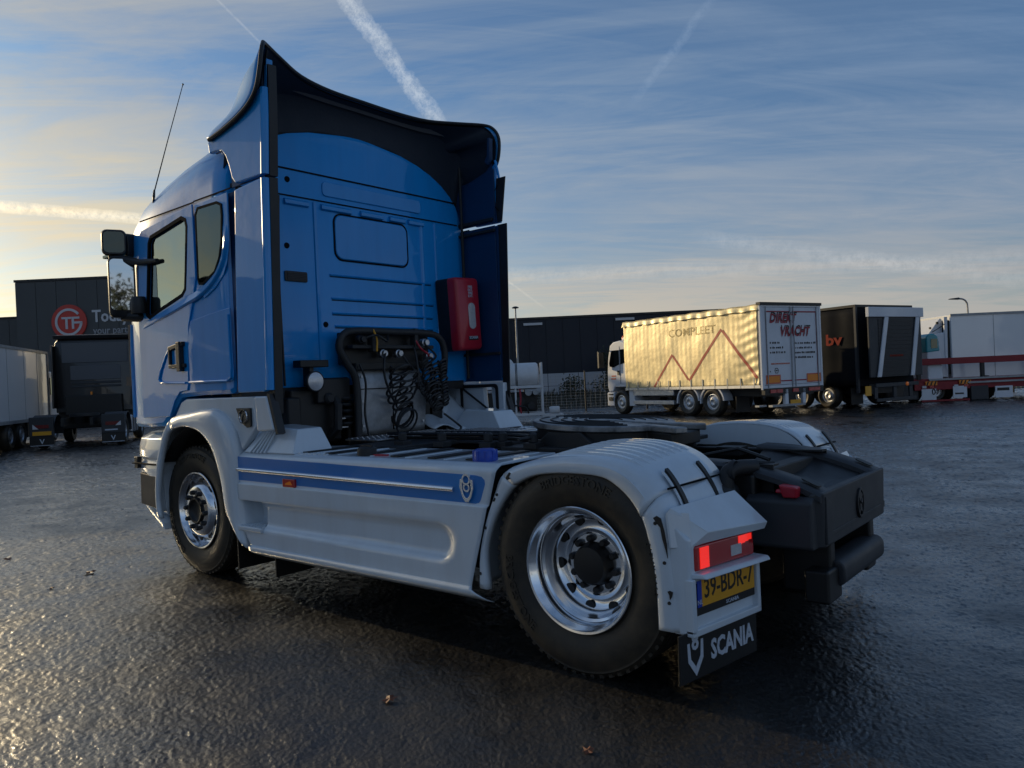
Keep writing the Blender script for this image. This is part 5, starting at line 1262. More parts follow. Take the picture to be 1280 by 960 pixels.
# ================================================================ background materials
M.update(
    cladding=mat('dark_cladding', (0.072, 0.076, 0.076), 0.6, 0, 0, 0.15, (0.06, 0.06, 0.06), 0.6),
    navyclad=mat('navy_cladding', (0.006, 0.010, 0.020), 0.55, 0, 0, 0.15, (0.010, 0.013, 0.02), 0.6),
    concrete=mat('pale_concrete', (0.42, 0.44, 0.47), 0.8, 0, 0, 0.35, (0.25, 0.26, 0.27), 1.5),
    signred=mat('red_sign_face', (0.52, 0.045, 0.03), 0.45),
    signwhite=mat('white_sign_letters', (0.55, 0.56, 0.58), 0.5),
    signgrey=mat('grey_sign_letters', (0.33, 0.34, 0.36), 0.5),
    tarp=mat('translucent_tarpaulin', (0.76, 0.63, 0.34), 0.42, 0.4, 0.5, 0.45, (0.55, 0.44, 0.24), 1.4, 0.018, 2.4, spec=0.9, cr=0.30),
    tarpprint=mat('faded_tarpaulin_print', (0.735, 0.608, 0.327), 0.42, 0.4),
    zigzag=mat('red_tarpaulin_print', (0.60, 0.13, 0.07), 0.4),
    vanwhite=mat('van_white', (0.66, 0.68, 0.72), 0.4, 0, 0.3, 0.25, (0.40, 0.40, 0.40), 1.5),
    boxwhite=mat('box_panel_white', (0.78, 0.79, 0.80), 0.22, 0, 1.0, 0.15, (0.45, 0.46, 0.48), .8, 0.003, .6),
    doorwhite=mat('door_white', (0.66, 0.68, 0.72), 0.45, 0, 0, 0.25, (0.35, 0.35, 0.35), 2.5),
    darkred=mat('dark_red_print', (0.30, 0.012, 0.03), 0.5),
    redpaint=mat('red_chassis_paint', (0.26, 0.012, 0.018), 0.5, 0, 0, 0.35, (0.10, 0.02, 0.02), 3),
    hazard=mat('orange_marker_board', (0.85, 0.26, 0.02), 0.4),
    darktarp=mat('black_tarpaulin', (0.007, 0.008, 0.011), 0.75, 0, 0, 0.2, (0.015, 0.015, 0.016), 1.5, 0.004, 2, spec=.15),
    orangeprint=mat('orange_print', (0.26, 0.03, 0.015), 0.7, spec=.2),
    teal=mat('teal_paint', (0.01, 0.28, 0.33), 0.35, 0, 0.4),
    galv=mat('galvanised_steel', (0.36, 0.37, 0.38), 0.5, 0.6, 0, 0.3),
    tankwhite=mat('tank_white', (0.62, 0.64, 0.66), 0.35, 0, 0.2, 0.4, (0.3, 0.28, 0.26), 2.0),
    verge=mat('rough_grass_verge', (0.030, 0.030, 0.018), 0.95, 0, 0, 0.6, (0.05, 0.04, 0.025), 1.2, 0.03, 8),
    leafgreen=mat('dark_leaf', (0.030, 0.040, 0.022), 0.7, 0, 0, 0.4, (0.05, 0.05, 0.03), 4),
    bark=mat('bark', (0.05, 0.04, 0.03), 0.9),
    deadleaf=mat('brown_leaf', (0.16, 0.05, 0.02), 0.6),
    beacon=mat('orange_beacon', (0.8, 0.10, 0.01), 0.3),
)
def nwheel(r=0.42, w=0.28):
    t = MB(); t.lathe([(r * .55, .06), (r * .62, .02), (r * .80, 0), (r * .94, .03), (r, .07), (r, w - .05), (r * .9, w), (r * .5, w)], n=28)
    m = MB(); m.lathe([(0, .05), (r * .16, .045), (r * .20, .03), (r * .30, .04), (r * .40, .075), (r * .47, .07), (r * .52, .04), (r * .57, .045), (r * .57, .1)], n=28)
    for k in range(8):
        a = 2 * math.pi * k / 8; m.lathe([(0, .02), (r * .035, .022), (r * .04, .05)], (r * .25 * math.cos(a), 0, r * .25 * math.sin(a)), 'y', 6)
    return mesh_of('tyre', t, 'rubber', 40), mesh_of('rim', m, 'alu', 40)
BT, BR = nwheel()
def bwheel(root, x, y, r=0.42, face=1, bright=True):
    """face=+1: outer side towards local +y"""
    s = r / .42
    rz = math.pi if face > 0 else 0
    w = inst('wheel', BT, root, (x, y, r), (0, 0, rz)); w.scale = (s, 1, s)
    q = inst('rim', BR, w, (0, 0, 0))
    return w

# ---------------- dark warehouse with the round sign
wh = thing('sign_building', 'dark grey flat roofed hall with a round red sign behind the parked lorries', 'building', (-45.19, 13.12, 0), rad(39.9))
mb = MB(); mb.box(0, 8.3, 0, 3, 0, 8.42); w0 = put('main_hall', mb, 'cladding', wh)
mb = MB(); mb.box(-40, -.02, 1.2, 8, 0, 6.45); w1 = put('low_wing', mb, 'cladding', wh)
mb = MB(); mb.box(-.06, 8.4, -.06, 3.1, 8.42, 8.56); put('roof_edge', mb, 'black', w0)
mb = MB(); mb.box(-40.1, -.06, 1.12, 8.1, 6.45, 6.56); put('roof_edge', mb, 'black', w1)
pm = mesh_of('cladding_panel', MB().box(0, 1.17, -.035, -.002, 0, 8.38), 'cladding', 0)
for k in range(7): inst('cladding_panel', pm, w0, (k * 1.2, 0, 0))
pm2 = mesh_of('cladding_panel', MB().box(0, 1.17, 1.165, 1.198, 0, 6.42), 'cladding', 0)
for k in range(12): inst('cladding_panel', pm2, w1, (-1.22 - k * 1.2, 0, 0))
mb = MB(); mb.box(4.6, 8.0, -.06, -.036, 0, 4.6); dd = put('loading_door', mb, 'galv', w0)
mb = MB(); mb.cyl((3.12, -.05, 5.95), 1.03, -.10, 'y', 48); sg = put('round_sign', mb, 'signred', wh, bevel=0.02)
mb = MB(); c0 = (3.12, 5.95)
arc = [rad(a) for a in range(38, 361, 8)]
mb.loft([[(c0[0] + r * math.cos(t), yy, c0[1] + r * math.sin(t)) for r, yy in ((.66, -.152), (.80, -.152), (.80, -.18), (.66, -.18))] for t in arc])
mb.box(2.74 - .03, 3.28, -.18, -.152, 6.13, 6.25); mb.box(2.93, 3.06, -.18, -.152, 5.55, 6.128)
mb.box(3.30, 3.43, -.18, -.152, 5.55, 6.25); mb.box(3.432, 3.75, -.18, -.152, 6.13, 6.25); mb.box(3.432, 3.91, -.18, -.152, 5.85, 5.97)
put('sign_emblem', mb, 'signwhite', sg)
mb = MB(); mb.text('Today', (4.44, -.04, 5.72), (1, 0, 0), (0, 0, 1), .98, .05, 'LEFT', bold=.022, fit=2.18); put('wall_lettering', mb, 'signwhite', wh)
mb = MB(); mb.text('your partner', (4.46, -.04, 5.08), (1, 0, 0), (0, 0, 1), .60, .04, 'LEFT', bold=.004, fit=2.75); put('wall_lettering', mb, 'signgrey', wh)

# ---------------- navy warehouse on the right with its concrete plinth
nw = thing('warehouse', 'long navy blue clad warehouse on a pale concrete plinth behind the fence', 'building', (-23.03, 31.63, 0), rad(39.9))
mb = MB(); mb.box(-16, 15, 0, 30, 0, 4.90); nh = put('hall', mb, 'navyclad', nw)
mb = MB(); mb.box(-16.1, 15.1, -.08, 30, 4.90, 5.02); put('roof_edge', mb, 'black', nh)
pm = mesh_of('cladding_panel', MB().box(0, .97, -.03, -.002, 1.70, 4.86), 'navyclad', 0)
for k in range(30): inst('cladding_panel', pm, nh, (-15.9 + k * 1.0, 0, 0))
cm = MB(); cm.box(0, 1.77, -.10, -.002, 0.2, .93); cm2 = mesh_of('concrete_panel', cm, 'concrete', 0)
cm = MB(); cm.box(0, 1.77, -.10, -.002, .95, 1.68); cm3 = mesh_of('concrete_panel', cm, 'concrete', 0)
for k in range(17):
    inst('concrete_panel', cm2, nh, (-15.9 + k * 1.8 + .9 * 0, 0, 0)); inst('concrete_panel', cm3, nh, (-15.9 + k * 1.8, 0, 0))
for xx, zz in ((0.8, 4.55), (6.2, 4.62)):
    mb = MB(); mb.box(xx, xx + 1.1, -.12, -.03, zz, zz + .14); put('wall_lamp', mb, 'signwhite', nw)
mb = MB(); mb.grid(lambda u, v: (-22 + lerp(-16, 44, u) * .767 - lerp(-9, .5, v) * .641, 30.8 + lerp(-16, 44, u) * .641 + lerp(-9, .5, v) * .767, .02 + .45 * smooth01(v * 1.6) + .05 * math.sin(u * 60) * v), 60, 8)
vg = put('grass_verge', mb, 'verge', smooth=60); tag(vg, kind='structure')
gb = MB(); rnd = random.Random(3)
for k in range(5200):
    s = rnd.uniform(-9, 22); d = rnd.uniform(-8.6, .3); v = (d + 9) / 9.5
    x = -22 + s * .767 - d * .641; y = 30.8 + s * .641 + d * .767; z = .02 + .45 * smooth01(v * 1.6)
    a = rnd.uniform(0, 3.14); h = rnd.uniform(.10, .38); w = .03
    gb.add([(x - w * math.cos(a), y - w * math.sin(a), z - .05), (x + w * math.cos(a), y + w * math.sin(a), z - .05), (x + rnd.uniform(-.12, .12), y + rnd.uniform(-.12, .12), z + h)], [(0, 1, 2)])
gs = put('verge_grass', gb, 'verge', smooth=0, fix=False); tag(gs, 'rough brown and green grass on the verge below the concrete plinth', 'grass', kind='stuff')

def bush(name, label, loc, rx, ry, h, n, seed, base=.1, cat='bush', group=None):
    r = random.Random(seed); t = thing(name, label, cat, loc, 0, group)
    mb = MB(); stems = []
    for k in range(5):
        a = r.uniform(0, 6.28); q = (math.cos(a) * rx * .5, math.sin(a) * ry * .5)
        P = [(0, 0, 0), (q[0] * .3, q[1] * .3, h * .35), (q[0] * .8, q[1] * .8, h * r.uniform(.6, .9))]
        mb.tube(spline(P, 3), [.06 * h / 3 * (1 - i / 9) + .008 for i in range(7)], 5); stems.append(P)
    put('trunk', mb, 'bark', t)
    lb = MB()
    cl = [(r.uniform(-1, 1), r.uniform(-1, 1), r.uniform(base, 1), r.uniform(.25, .5)) for _ in range(16)]
    for k in range(n):
        c = r.choice(cl); w = math.sqrt(max(.05, 1 - (abs(c[2] - .45) * 1.4) ** 2))
        x = (c[0] * .65 * w + r.gauss(0, c[3] * .5)) * rx; y = (c[1] * .65 * w + r.gauss(0, c[3] * .5)) * ry; z = (c[2] + r.gauss(0, .10)) * h
        if z < .05: continue
        a = Vector((r.uniform(-1, 1), r.uniform(-1, 1), r.uniform(-1, 1))).normalized(); b = a.orthogonal().normalized(); s = r.uniform(.05, .11)
        p = Vector((x, y, z)); lb.add([p - a * s, p + b * s * .5, p + a * s, p - b * s * .5], [(0, 1, 2, 3)])
    put('crown', lb, 'leafgreen', t, smooth=0, fix=False)
    return t
bush('climbing_shrub', 'tall dark shrub against the navy wall left of the gold curtain lorry', (-17.9, 34.2, .2), .9, .7, 2.6, 900, 5)
bush('low_shrub', 'low dark bush on the verge at the foot of the fence', (-19.2, 32.2, .2), 1.3, .7, 1.2, 700, 6)

# ---------------- wire fence
fe = thing('wire_fence', 'thin black post and wire mesh fence in front of the grass verge', 'fence', (-12.0, 23.05, 0), rad(39.9))
pm = MB(); pm.tube([(0, 0, 0), (0, 0, 1.62)], .032, 8); pm.ball((0, 0, 1.64), .035, nu=8, nv=5); pm = mesh_of('post', pm, 'ink', 40)
for k in range(-4, 9): inst('post', pm, fe, (k * 2.5, 0, 0))
mb = MB()
for k in range(13): mb.box(-10, 20, -.004, .004, .08 + k * .115, .088 + k * .115)
for k in range(150): mb.box(-10 + k * .2, -9.993 + k * .2, -.012, -.0045, .06, 1.5)
wq = put('wire_mesh', mb, 'galv', fe); wq['kind'] = 'stuff'

# ---------------- lamp posts
lp = thing('lamp_post', 'plain grey lamp post with a small round head beside the white tank', 'lamp post', (-18.3, 26.45, 0))
mb = MB(); mb.tube([(0, 0, 0), (0, 0, .9), (0, 0, 4.95)], [.075, .06, .038], 10); put('pole', mb, 'galv', lp)
mb = MB(); mb.lathe([(.03, 0), (.16, .02), (.18, .05), (.10, .10), (0, .12)], (0, 0, 4.93), 'z', 14); put('lamp_head', mb, 'black', lp)
l2 = thing('street_lamp', 'street lamp with a curved arm rising behind the white box trailer', 'street lamp', (-1.5, 43.1, 0), rad(39.9))
mb = MB(); mb.tube(spline([(0, 0, 0), (0, 0, 2.5), (.0, 0, 4.1), (-.06, 0, 4.42), (-.22, 0, 4.56), (-.45, 0, 4.60)], 5), .045, 8); put('pole', mb, 'galv', l2)
mb = MB(); mb.hexa([(-.98, -.08, 4.575), (-.42, -.1, 4.545), (-.42, .1, 4.545), (-.98, .08, 4.575)], [(-.9, -.06, 4.62), (-.45, -.08, 4.66), (-.45, .08, 4.66), (-.9, .06, 4.62)]); put('lamp_head', mb, 'black', l2, bevel=0.015)

# ---------------- white tank on its frame
tk = thing('tank_skid', 'white tank plant with pumps on a white steel frame behind the blue cab', 'tank', (-10.3, 16.22, 0), rad(39.9))
mb = MB(); mb.lathe([(0, 0), (.25, .01), (.40, .06), (.44, .12), (.44, 1.9), (.40, 1.96), (.25, 2.0), (0, 2.0)], (-1.0, .5, 1.52), 'x', 28); t0 = put('tank', mb, 'tankwhite', tk)
mb = MB()
for x in (-.2, -.16, .22, .26): mb.lathe([(.445, 0), (.452, 0), (.452, .02), (.445, .02)], (x, .5, 1.52), 'x', 28)
put('tank_strap', mb, 'ink', t0)
mb = MB(); mb.ball((-.15, .55, 1.82), .36, .34, .36); put('dome', mb, 'tankwhite', tk)
mb = MB(); mb.box(-.5, -.1, .19, .194, 1.92, 1.96); put('dome_stripe', mb, 'darkred', tk)
mb = MB()
for x in (-.95, .17, 1.05):
    for y in (.08, .92): mb.box(x, x + .06, y, y + .06, 0.06, 1.22 if x < 1 else 1.95)
put('frame_post', mb, 'tankwhite', tk, bevel=0.006)
mb = MB()
for z in (.22, 1.12): mb.box(-1.0, 1.12, .07, .15, z, z + .09); mb.box(-1.0, 1.12, .88, .96, z, z + .09)
mb.box(1.05, 1.75, .3, .75, .15, .24)
put('frame_beam', mb, 'tankwhite', tk, bevel=0.006)
mb = MB(); mb.box(-.8, .9, .3, .8, .35, 1.0); put('pump_body', mb, 'ink', tk, bevel=0.05)
for k, (x, z, r, m_) in enumerate(((.62, .98, .11, 'galv'), (.85, .98, .09, 'galv'), (.35, .70, .14, 'steel'), (-.3, .75, .16, 'steel'), (.7, .55, .12, 'steel'))):
    mb = MB(); mb.lathe([(0, 0), (r, .0), (r, .22), (r * .7, .26), (0, .27)], (x, .06, z), 'y', 14); put('pump', mb, m_, tk)
mb = MB(); mb.tube(spline([(.34, .1, 1.1), (.36, .08, .8), (.33, .08, .55), (.36, .1, .3)], 4), .035, 6); put('pipe', mb, 'darkred', tk)
mb = MB(); mb.tube(spline([(-.1, .1, 1.1), (-.05, .06, .8), (.1, .06, .6), (.5, .06, .5), (.6, .08, .3)], 4), .03, 6); put('pipe', mb, 'steel', tk)
mb = MB(); mb.lathe([(0, 0), (.10, 0), (.12, .06), (.12, .3), (.10, .34), (0, .35)], (1.30, .5, .36), 'x', 12); put('motor', mb, 'tankwhite', tk)

# ---------------- lorry with the gold lit curtain sides
RZ = rad(160.1)
ct = thing('curtain_lorry', 'rigid lorry with golden sunlit curtain side, red zigzag line and white lettered rear doors', 'truck', (-4.665, 19.18, 0), RZ)
mb = MB(); mb.box(-2.0, 4.2, -2.56, -.04, .95, 3.20); bd = put('cargo_box', mb, 'vanwhite', ct)
def curt(u, v):
    x = lerp(-1.93, 4.15, u); z = lerp(.93, 3.12, v)
    f = .004 * math.sin(x * 9.0 + 1.5 * math.sin(z * 2.2)) * (.35 + .65 * (1 - v)) + .010 * math.sin(x * 1.1 + 2.0 * math.sin(z * 1.3 + x * .4)) + .006 * math.sin(x * 2.3 + z * 3 + 2 * math.sin(x * .9)) + .010 * math.sin(z * 23 + math.sin(x * 4) * 2) * max(0, 1 - (x + 1.93) / 1.2) + .0012 * math.sin(x * 31) + .0015 * math.sin(x * 5.3 + math.sin(z * 5) * 1.2)
    return (x, .0 + f, z)
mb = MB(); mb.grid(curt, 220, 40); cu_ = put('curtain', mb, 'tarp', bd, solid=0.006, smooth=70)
def onc(pts, w):      # a band laid on the curtain along a polyline
    q = MB()
    for (x0, z0), (x1, z1) in zip(pts[:-1], pts[1:]):
        n = 30; d = Vector((x1 - x0, z1 - z0)).normalized(); nx, nz = -d.y * w, d.x * w; V = []
        for i in range(n + 1):
            t = i / n; x, z = lerp(x0, x1, t), lerp(z0, z1, t)
            for s in (-1, 1):
                xx, zz = x + nx * s, z + nz * s; u_, v_ = (xx + 1.93) / 6.08, (zz - .93) / 2.19
                V.append((xx, curt(u_, v_)[1] + .008, zz))
        q.add(V, [(2 * i, 2 * i + 1, 2 * i + 3, 2 * i + 2) for i in range(n)])
    return q
put('zigzag_print', onc([(2.64, .96), (1.66, 2.0)], .038), 'zigzag', cu_, smooth=60); put('zigzag_print', onc([(1.64, 1.96), (0.96, 1.17)], .038), 'zigzag', cu_, smooth=60)
put('zigzag_print', onc([(0.92, 1.13), (-.53, 2.66)], .042), 'zigzag', cu_, smooth=60); put('zigzag_print', onc([(-.57, 2.62), (-1.86, 1.15)], .045), 'zigzag', cu_, smooth=60)
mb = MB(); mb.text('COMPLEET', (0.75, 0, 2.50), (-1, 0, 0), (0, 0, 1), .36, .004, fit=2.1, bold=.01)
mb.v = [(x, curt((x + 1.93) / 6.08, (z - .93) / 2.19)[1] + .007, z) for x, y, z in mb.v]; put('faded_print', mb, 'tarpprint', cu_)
mb = MB(); mb.grid(lambda u, v: (lerp(-2.02, 4.2, u), .03 + .02 * math.sin(u * 90) * (1 - v) - .06 * v, lerp(3.08, 3.27, v) + .012 * math.sin(u * 47)), 120, 4); put('roof_valance', mb, 'tarp', bd, solid=0.008, smooth=70)
mb = MB(); mb.grid(lambda u, v: (lerp(-2.02, 4.22, u), lerp(-.02, -2.58, v), 3.26 + .05 * math.sin(v * math.pi) + .012 * math.sin(u * 60)), 60, 6); put('roof_sheet', mb, 'tarp', bd, solid=0.008, smooth=70)
bk = mesh_of('buckle_strap', MB().box(-.02, .02, .012, .022, .86, 1.16), 'galv', 0)
for k in range(12): inst('buckle_strap', bk, bd, (-1.75 + k * .52, 0, 0))
mb = MB(); mb.box(-1.98, 4.16, -.05, .02, .86, .94); put('side_rail', mb, 'alu', bd)
# rear doors
rf = MB(); ring = [(-2.60, .80), (0.02, .80), (0.02, 3.24), (-2.60, 3.24)]; rf.ring(ring, [(-2.52, .92), (-.06, .92), (-.06, 3.18), (-2.52, 3.18)], 'x', -2.07, -2.0); fr_ = put('door_frame', rf, 'vanwhite', bd, bevel=0.01)
mb = MB(); mb.box(-2.10, -1.95, -2.62, .04, 3.235, 3.32); put('roof_cap', mb, 'ink', bd)
L1 = put('rear_door', MB().box(-2.06, -2.02, -1.282, -.065, .93, 3.175), 'doorwhite', bd, bevel=0.006)
L2 = put('rear_door', MB().box(-2.06, -2.02, -2.515, -1.298, .93, 3.175), 'doorwhite', bd, bevel=0.006)
XF = -2.064
def dp(y0, y1, z0, z1, nm, m, par, x=XF): return put(nm, MB().box(x - .003, x, y0, y1, z0, z1), m, par)
dp(-1.24, -.20, 3.03, 3.07, 'border_print', 'darkred', L1); dp(-.235, -.20, 1.05, 3.03, 'border_print', 'darkred', L1); dp(-1.24, -.75, 1.02, 1.055, 'border_print', 'darkred', L1)
dp(-2.40, -1.34, 3.03, 3.07, 'border_print', 'darkred', L2); dp(-2.40, -2.365, 1.05, 3.03, 'border_print', 'darkred', L2); dp(-1.85, -1.34, 1.02, 1.055, 'border_print', 'darkred', L2)
dp(-.71, -.14, .98, 1.20, 'marker_board', 'hazard', L1, XF - .004); dp(-2.47, -1.88, .98, 1.20, 'marker_board', 'hazard', L2, XF - .004)
for y0, y1, par in ((-.71, -.14, L1), (-2.47, -1.88, L2)):
    q = MB(); q.ring([(y0 - .02, .96), (y1 + .02, .96), (y1 + .02, 1.22), (y0 - .02, 1.22)], [(y0 + .02, 1.0), (y1 - .02, 1.0), (y1 - .02, 1.18), (y0 + .02, 1.18)], 'x', XF - .009, XF - .0075); put('board_border', q, 'zigzag', par)
def rtext(txt, y, z, size, m, par, fit, dx=0.0, dz=0, bold=.03, shear=.25, dd=.004):
    q = MB(); q.text(txt, (XF - dd, y + dx, z + dz), (0, -1, 0), (0, 0, 1), size, .003, 'LEFT', bold, shear, fit); return put('door_lettering', q, m, par)
rtext('DIREKT', -.37, 2.69, .40, 'ink', L1, 1.16, 0, 0, .012, .25, .004); rtext('DIREKT', -.34, 2.65, .38, 'darkred', L1, 1.16, 0, 0, .020, .25, .009)
rtext('VRACHT', -.79, 2.30, .40, 'ink', L2, 1.28, 0, 0, .012, .25, .004); rtext('VRACHT', -.76, 2.26, .38, 'darkred', L2, 1.28, 0, 0, .020, .25, .009)
rr_ = random.Random(12)
for par, y0, rows_, W_ in ((L1, -.34, (2.12, 1.98, 1.84), .70), (L2, -1.40, (2.10, 1.96, 1.82, 1.68), .92)):
    q = MB()
    for k, z in enumerate(rows_):
        y = y0; W2 = W_ * (rr_.uniform(.75, 1) if k else (.6 if par is L1 else .95))
        while y > y0 - W2:
            w = rr_.uniform(.03, .06); q.box(XF - .003, XF, y - w, y, z, z + .055 * rr_.uniform(.8, 1.1)); y -= w + rr_.choice((.018, .018, .05))
    o = put('small_print', q, 'ink', par); o['kind'] = 'stuff'
q = MB()
y = -.36
while y > -1.12:
    w = rr_.uniform(.02, .05); q.box(XF - .003, XF, y - w, y, 1.52, 1.56); y -= w + .015
o = put('small_print', q, 'zigzag', L1); o['kind'] = 'stuff'
q = MB(); q.ring([(-.58 + .09 * math.cos(rad(a * 60)), 1.34 + .09 * math.sin(rad(a * 60))) for a in range(6)], [(-.58 + .07 * math.cos(rad(a * 60)), 1.34 + .07 * math.sin(rad(a * 60))) for a in range(6)], 'x', XF - .003, XF); q.box(XF - .003, XF, -.62, -.54, 1.33, 1.36); q.box(XF - .003, XF, -.33, -.30, 1.30, 1.34); put('hexagon_mark', q, 'ink', L1)
for y in (-.20, -1.22, -1.36, -2.38):
    q = MB(); q.tube([(-2.085, y, .85), (-2.085, y, 3.2)], .014, 6); put('lock_rod', q, 'galv', fr_)
mb = MB(); mb.box(-2.02, 4.1, -2.2, -.4, .60, .93); put('subframe', mb, 'ink', ct)
mb = MB(); mb.box(-2.10, -1.98, -2.55, -.02, .66, .84); put('rear_light_bar', mb, 'ink', ct)
for y in (-.35, -.62, -1.3, -2.0, -2.25):
    mb = MB(); mb.box(-2.125, -2.10, y - .12, y + .12, .70, .80); put('rear_lamp', mb, 'redlens', ct)
mb = MB(); mb.box(-2.1, -2.0, -1.0, -.86, .35, .80); mb.box(-2.1, -2.0, -1.75, -1.62, .35, .80); put('tail_lift_arm', mb, 'vanwhite', ct, bevel=0.01)
mb = MB(); mb.box(-2.2, -2.05, -1.6, -.2, .30, .36); mb.box(-2.2, -2.05, .05, .35, .33, .38); put('under_run_bar', mb, 'galv', ct)
mb = MB(); mb.box(-2.13, -2.11, -1.48, -1.05, .36, .47); put('number_plate', mb, 'yellow', ct)
for y in (-.30, -2.3):
    mb = MB(); mb.box(-1.0, -.98, y - .28, y + .28, .14, .62); put('mud_flap', mb, 'ink', ct)
for x, b in ((0, 1), (1.06, 1), (4.55, 1)):
    bwheel(ct, x, -.02 if x < 4 else -.06, .45 if x < 4 else .44); bwheel(ct, x, -2.56, .45, -1)
mb = MB(); 
for x in (0, 1.06):
    P = [(x + .52 * math.cos(rad(a)), .45 + .52 * math.sin(rad(a))) for a in range(-5, 186, 12)]; Q = [(x + .47 * math.cos(rad(a)), .45 + .47 * math.sin(rad(a))) for a in range(-5, 186, 12)]
    mb.loft([[(p[0], -.02, p[1]), (p[0], -.40, p[1]), (q[0], -.40, q[1]), (q[0], -.02, q[1])] for p, q in zip(P, Q)])
put('wheel_mudguard', mb, 'vanwhite', ct)
mb = MB(); mb.box(1.75, 3.85, -.5, -.05, .66, .88); sbx = put('side_locker', mb, 'alu', ct, bevel=0.02)
mb = MB(); mb.box(1.75, 3.85, -.4, -.05, .36, .50); put('side_guard_rail', mb, 'alu', ct, bevel=0.02)
mb = MB(); mb.box(3.75, 4.05, -.5, -.05, .30, .95); put('side_locker', mb, 'vanwhite', ct, bevel=0.02)
# its cab
def cabp(pts, y0, y1): return MB().prism(pts, 'y', y0, y1)
CP = [(4.22, .98), (4.22, 2.42), (4.30, 2.58), (4.6, 2.66), (4.95, 2.62), (5.15, 2.50), (5.28, 2.05), (5.34, 1.55), (5.36, 1.0), (5.30, .80), (5.04, .82), (4.93, 1.0), (4.7, 1.08), (4.42, 1.06), (4.3, .95)]
lc = put('cab', cabp(CP, -2.42, -.12), 'vanwhite', ct, bevel=0.07, seg=3)
mb = MB(); mb.prism([(4.30, 2.66), (4.24, 3.1), (4.32, 3.1), (4.85, 2.66)], 'y', -2.1, -.4); put('roof_deflector', mb, 'vanwhite', lc, bevel=0.04)
mb = MB(); mb.prism([(4.62, 1.80), (4.62, 2.32), (5.05, 2.32), (5.20, 1.86), (5.18, 1.74), (4.95, 1.70)], 'y', -.125, -.105); put('window_pane', mb, 'darkglass', lc)
mb = MB(); mb.prism([(4.30, 1.85), (4.30, 2.34), (4.54, 2.34), (4.54, 1.80)], 'y', -.125, -.105); put('window_pane', mb, 'darkglass', lc)
mb = MB(); mb.box(4.575, 4.585, -.122, -.112, 1.10, 2.45); put('door_seam', mb, 'seam', lc)
mb = MB(); mb.box(4.62, 4.72, -.12, -.085, 1.42, 1.58); put('door_handle', mb, 'ink', lc)
for z in (1.36, 1.26):
    mb = MB(); mb.box(4.85, 5.10 if z > 1.3 else 5.12, -.118, -.112, z, z + .05); put('door_print', mb, 'zigzag', lc)
mb = MB(); mb.box(4.98, 5.42, -2.42, -.12, .28, .80); bpp = put('bumper', mb, 'vanwhite', ct, bevel=0.05)
mb = MB(); mb.box(5.05, 5.3, -.125, -.10, .48, .62); mb.box(5.05, 5.3, -.125, -.10, .70, .74); put('step_slot', mb, 'ink', bpp)
mb = MB(); mb.loft([[(x, y, z) for x, z in rrect(5.36, 5.44, 1.70, 2.30, .03, 3)] for y in (.02, .24)]); mm = put('door_mirror', mb, 'black', ct)
mb = MB(); mb.tube([(5.15, -.12, 2.32), (5.38, .12, 2.28)], .02, 6); put('mirror_arm', mb, 'black', mm)
mb = MB(); mb.lathe([(.07, 0), (.07, .12), (.04, .18), (0, .19)], (4.78, -.5, 2.66), 'z', 12); put('beacon', mb, 'beacon', ct)
mb = MB(); mb.box(4.18, 4.95, -.6, -.13, .98, 1.12); put('wheel_mudguard', mb, 'vanwhite', ct, bevel=0.03)

# ---------------- dark trailer with the folded tail lift
dt = thing('dark_trailer', 'black curtain side trailer with orange letters and a raised tail lift on white columns', 'trailer', (-1.39, 22.87, 0), RZ)
def dcurt(u, v): return (lerp(.02, 9, u), .005 + .015 * math.sin(u * 70) + .008 * math.sin(v * 9 + u * 20), lerp(.75, 3.2, v))
mb = MB(); mb.box(0, 9, -2.95, -.04, .72, 3.24); db = put('cargo_box', mb, 'darktarp', dt)
mb = MB(); mb.grid(dcurt, 160, 12); dc = put('curtain', mb, 'darktarp', db, solid=.006, smooth=70)
mb = MB(); mb.box(-.03, 9, -2.99, .03, 3.24, 3.32); put('roof_edge', mb, 'ink', db)
mb = MB(); mb.box(-.03, .05, -.06, .03, .5, 3.24); put('corner_post', mb, 'grey', db)
mb = MB(); mb.text('bv', (1.12, .03, 1.98), (-1, 0, 0), (0, 0, 1), .50, .006, 'LEFT', bold=.03, fit=.62); put('curtain_lettering', mb, 'orangeprint', dc)
tl_ = put('tail_lift_platform', MB().box(-.42, -.36, -2.80, -.06, .98, 2.90), 'grey', dt, bevel=.01)
sl = mesh_of('platform_slat', MB().box(-.435, -.42, -2.30, -.52, 0, .10), 'steel', 0)
for k in range(15): inst('platform_slat', sl, tl_, (0, 0, 1.02 + k * .122))
put('tail_lift_header', MB().box(-.48, -.36, -2.88, .0, 2.89, 3.20), 'vanwhite', dt, bevel=.015)
for ya, yb in ((-.86, -.36), (-2.52, -2.10)):
    mb = MB(); mb.hexa([(-.48, yb - .17, .98), (-.44, yb - .17, .98), (-.44, yb + .02, .98), (-.48, yb + .02, .98)], [(-.48, ya - .15, 2.885), (-.44, ya - .15, 2.885), (-.44, ya + .05, 2.885), (-.48, ya + .05, 2.885)]); put('tail_lift_column', mb, 'vanwhite', dt, bevel=.01)
q = MB(); y = -1.05
while y > -1.75:
    w = rr_.uniform(.03, .06); q.box(-.443, -.44, y - w, y, 1.62, 1.68); y -= w + .02
o = put('small_print', q, 'orangeprint', tl_); o['kind'] = 'stuff'
mb = MB(); mb.box(-.46, -.40, -2.5, -.25, .66, .78); mb.box(-.44, -.38, -2.4, -.30, .20, .30); put('under_run_bar', mb, 'grey', dt, bevel=.01)
for y in (-.28, -1.25, -2.1):
    mb = MB(); mb.box(-.44, -.38, y - .08, y + .08, .30, .66); put('lift_bracket', mb, 'grey', dt, bevel=.01)
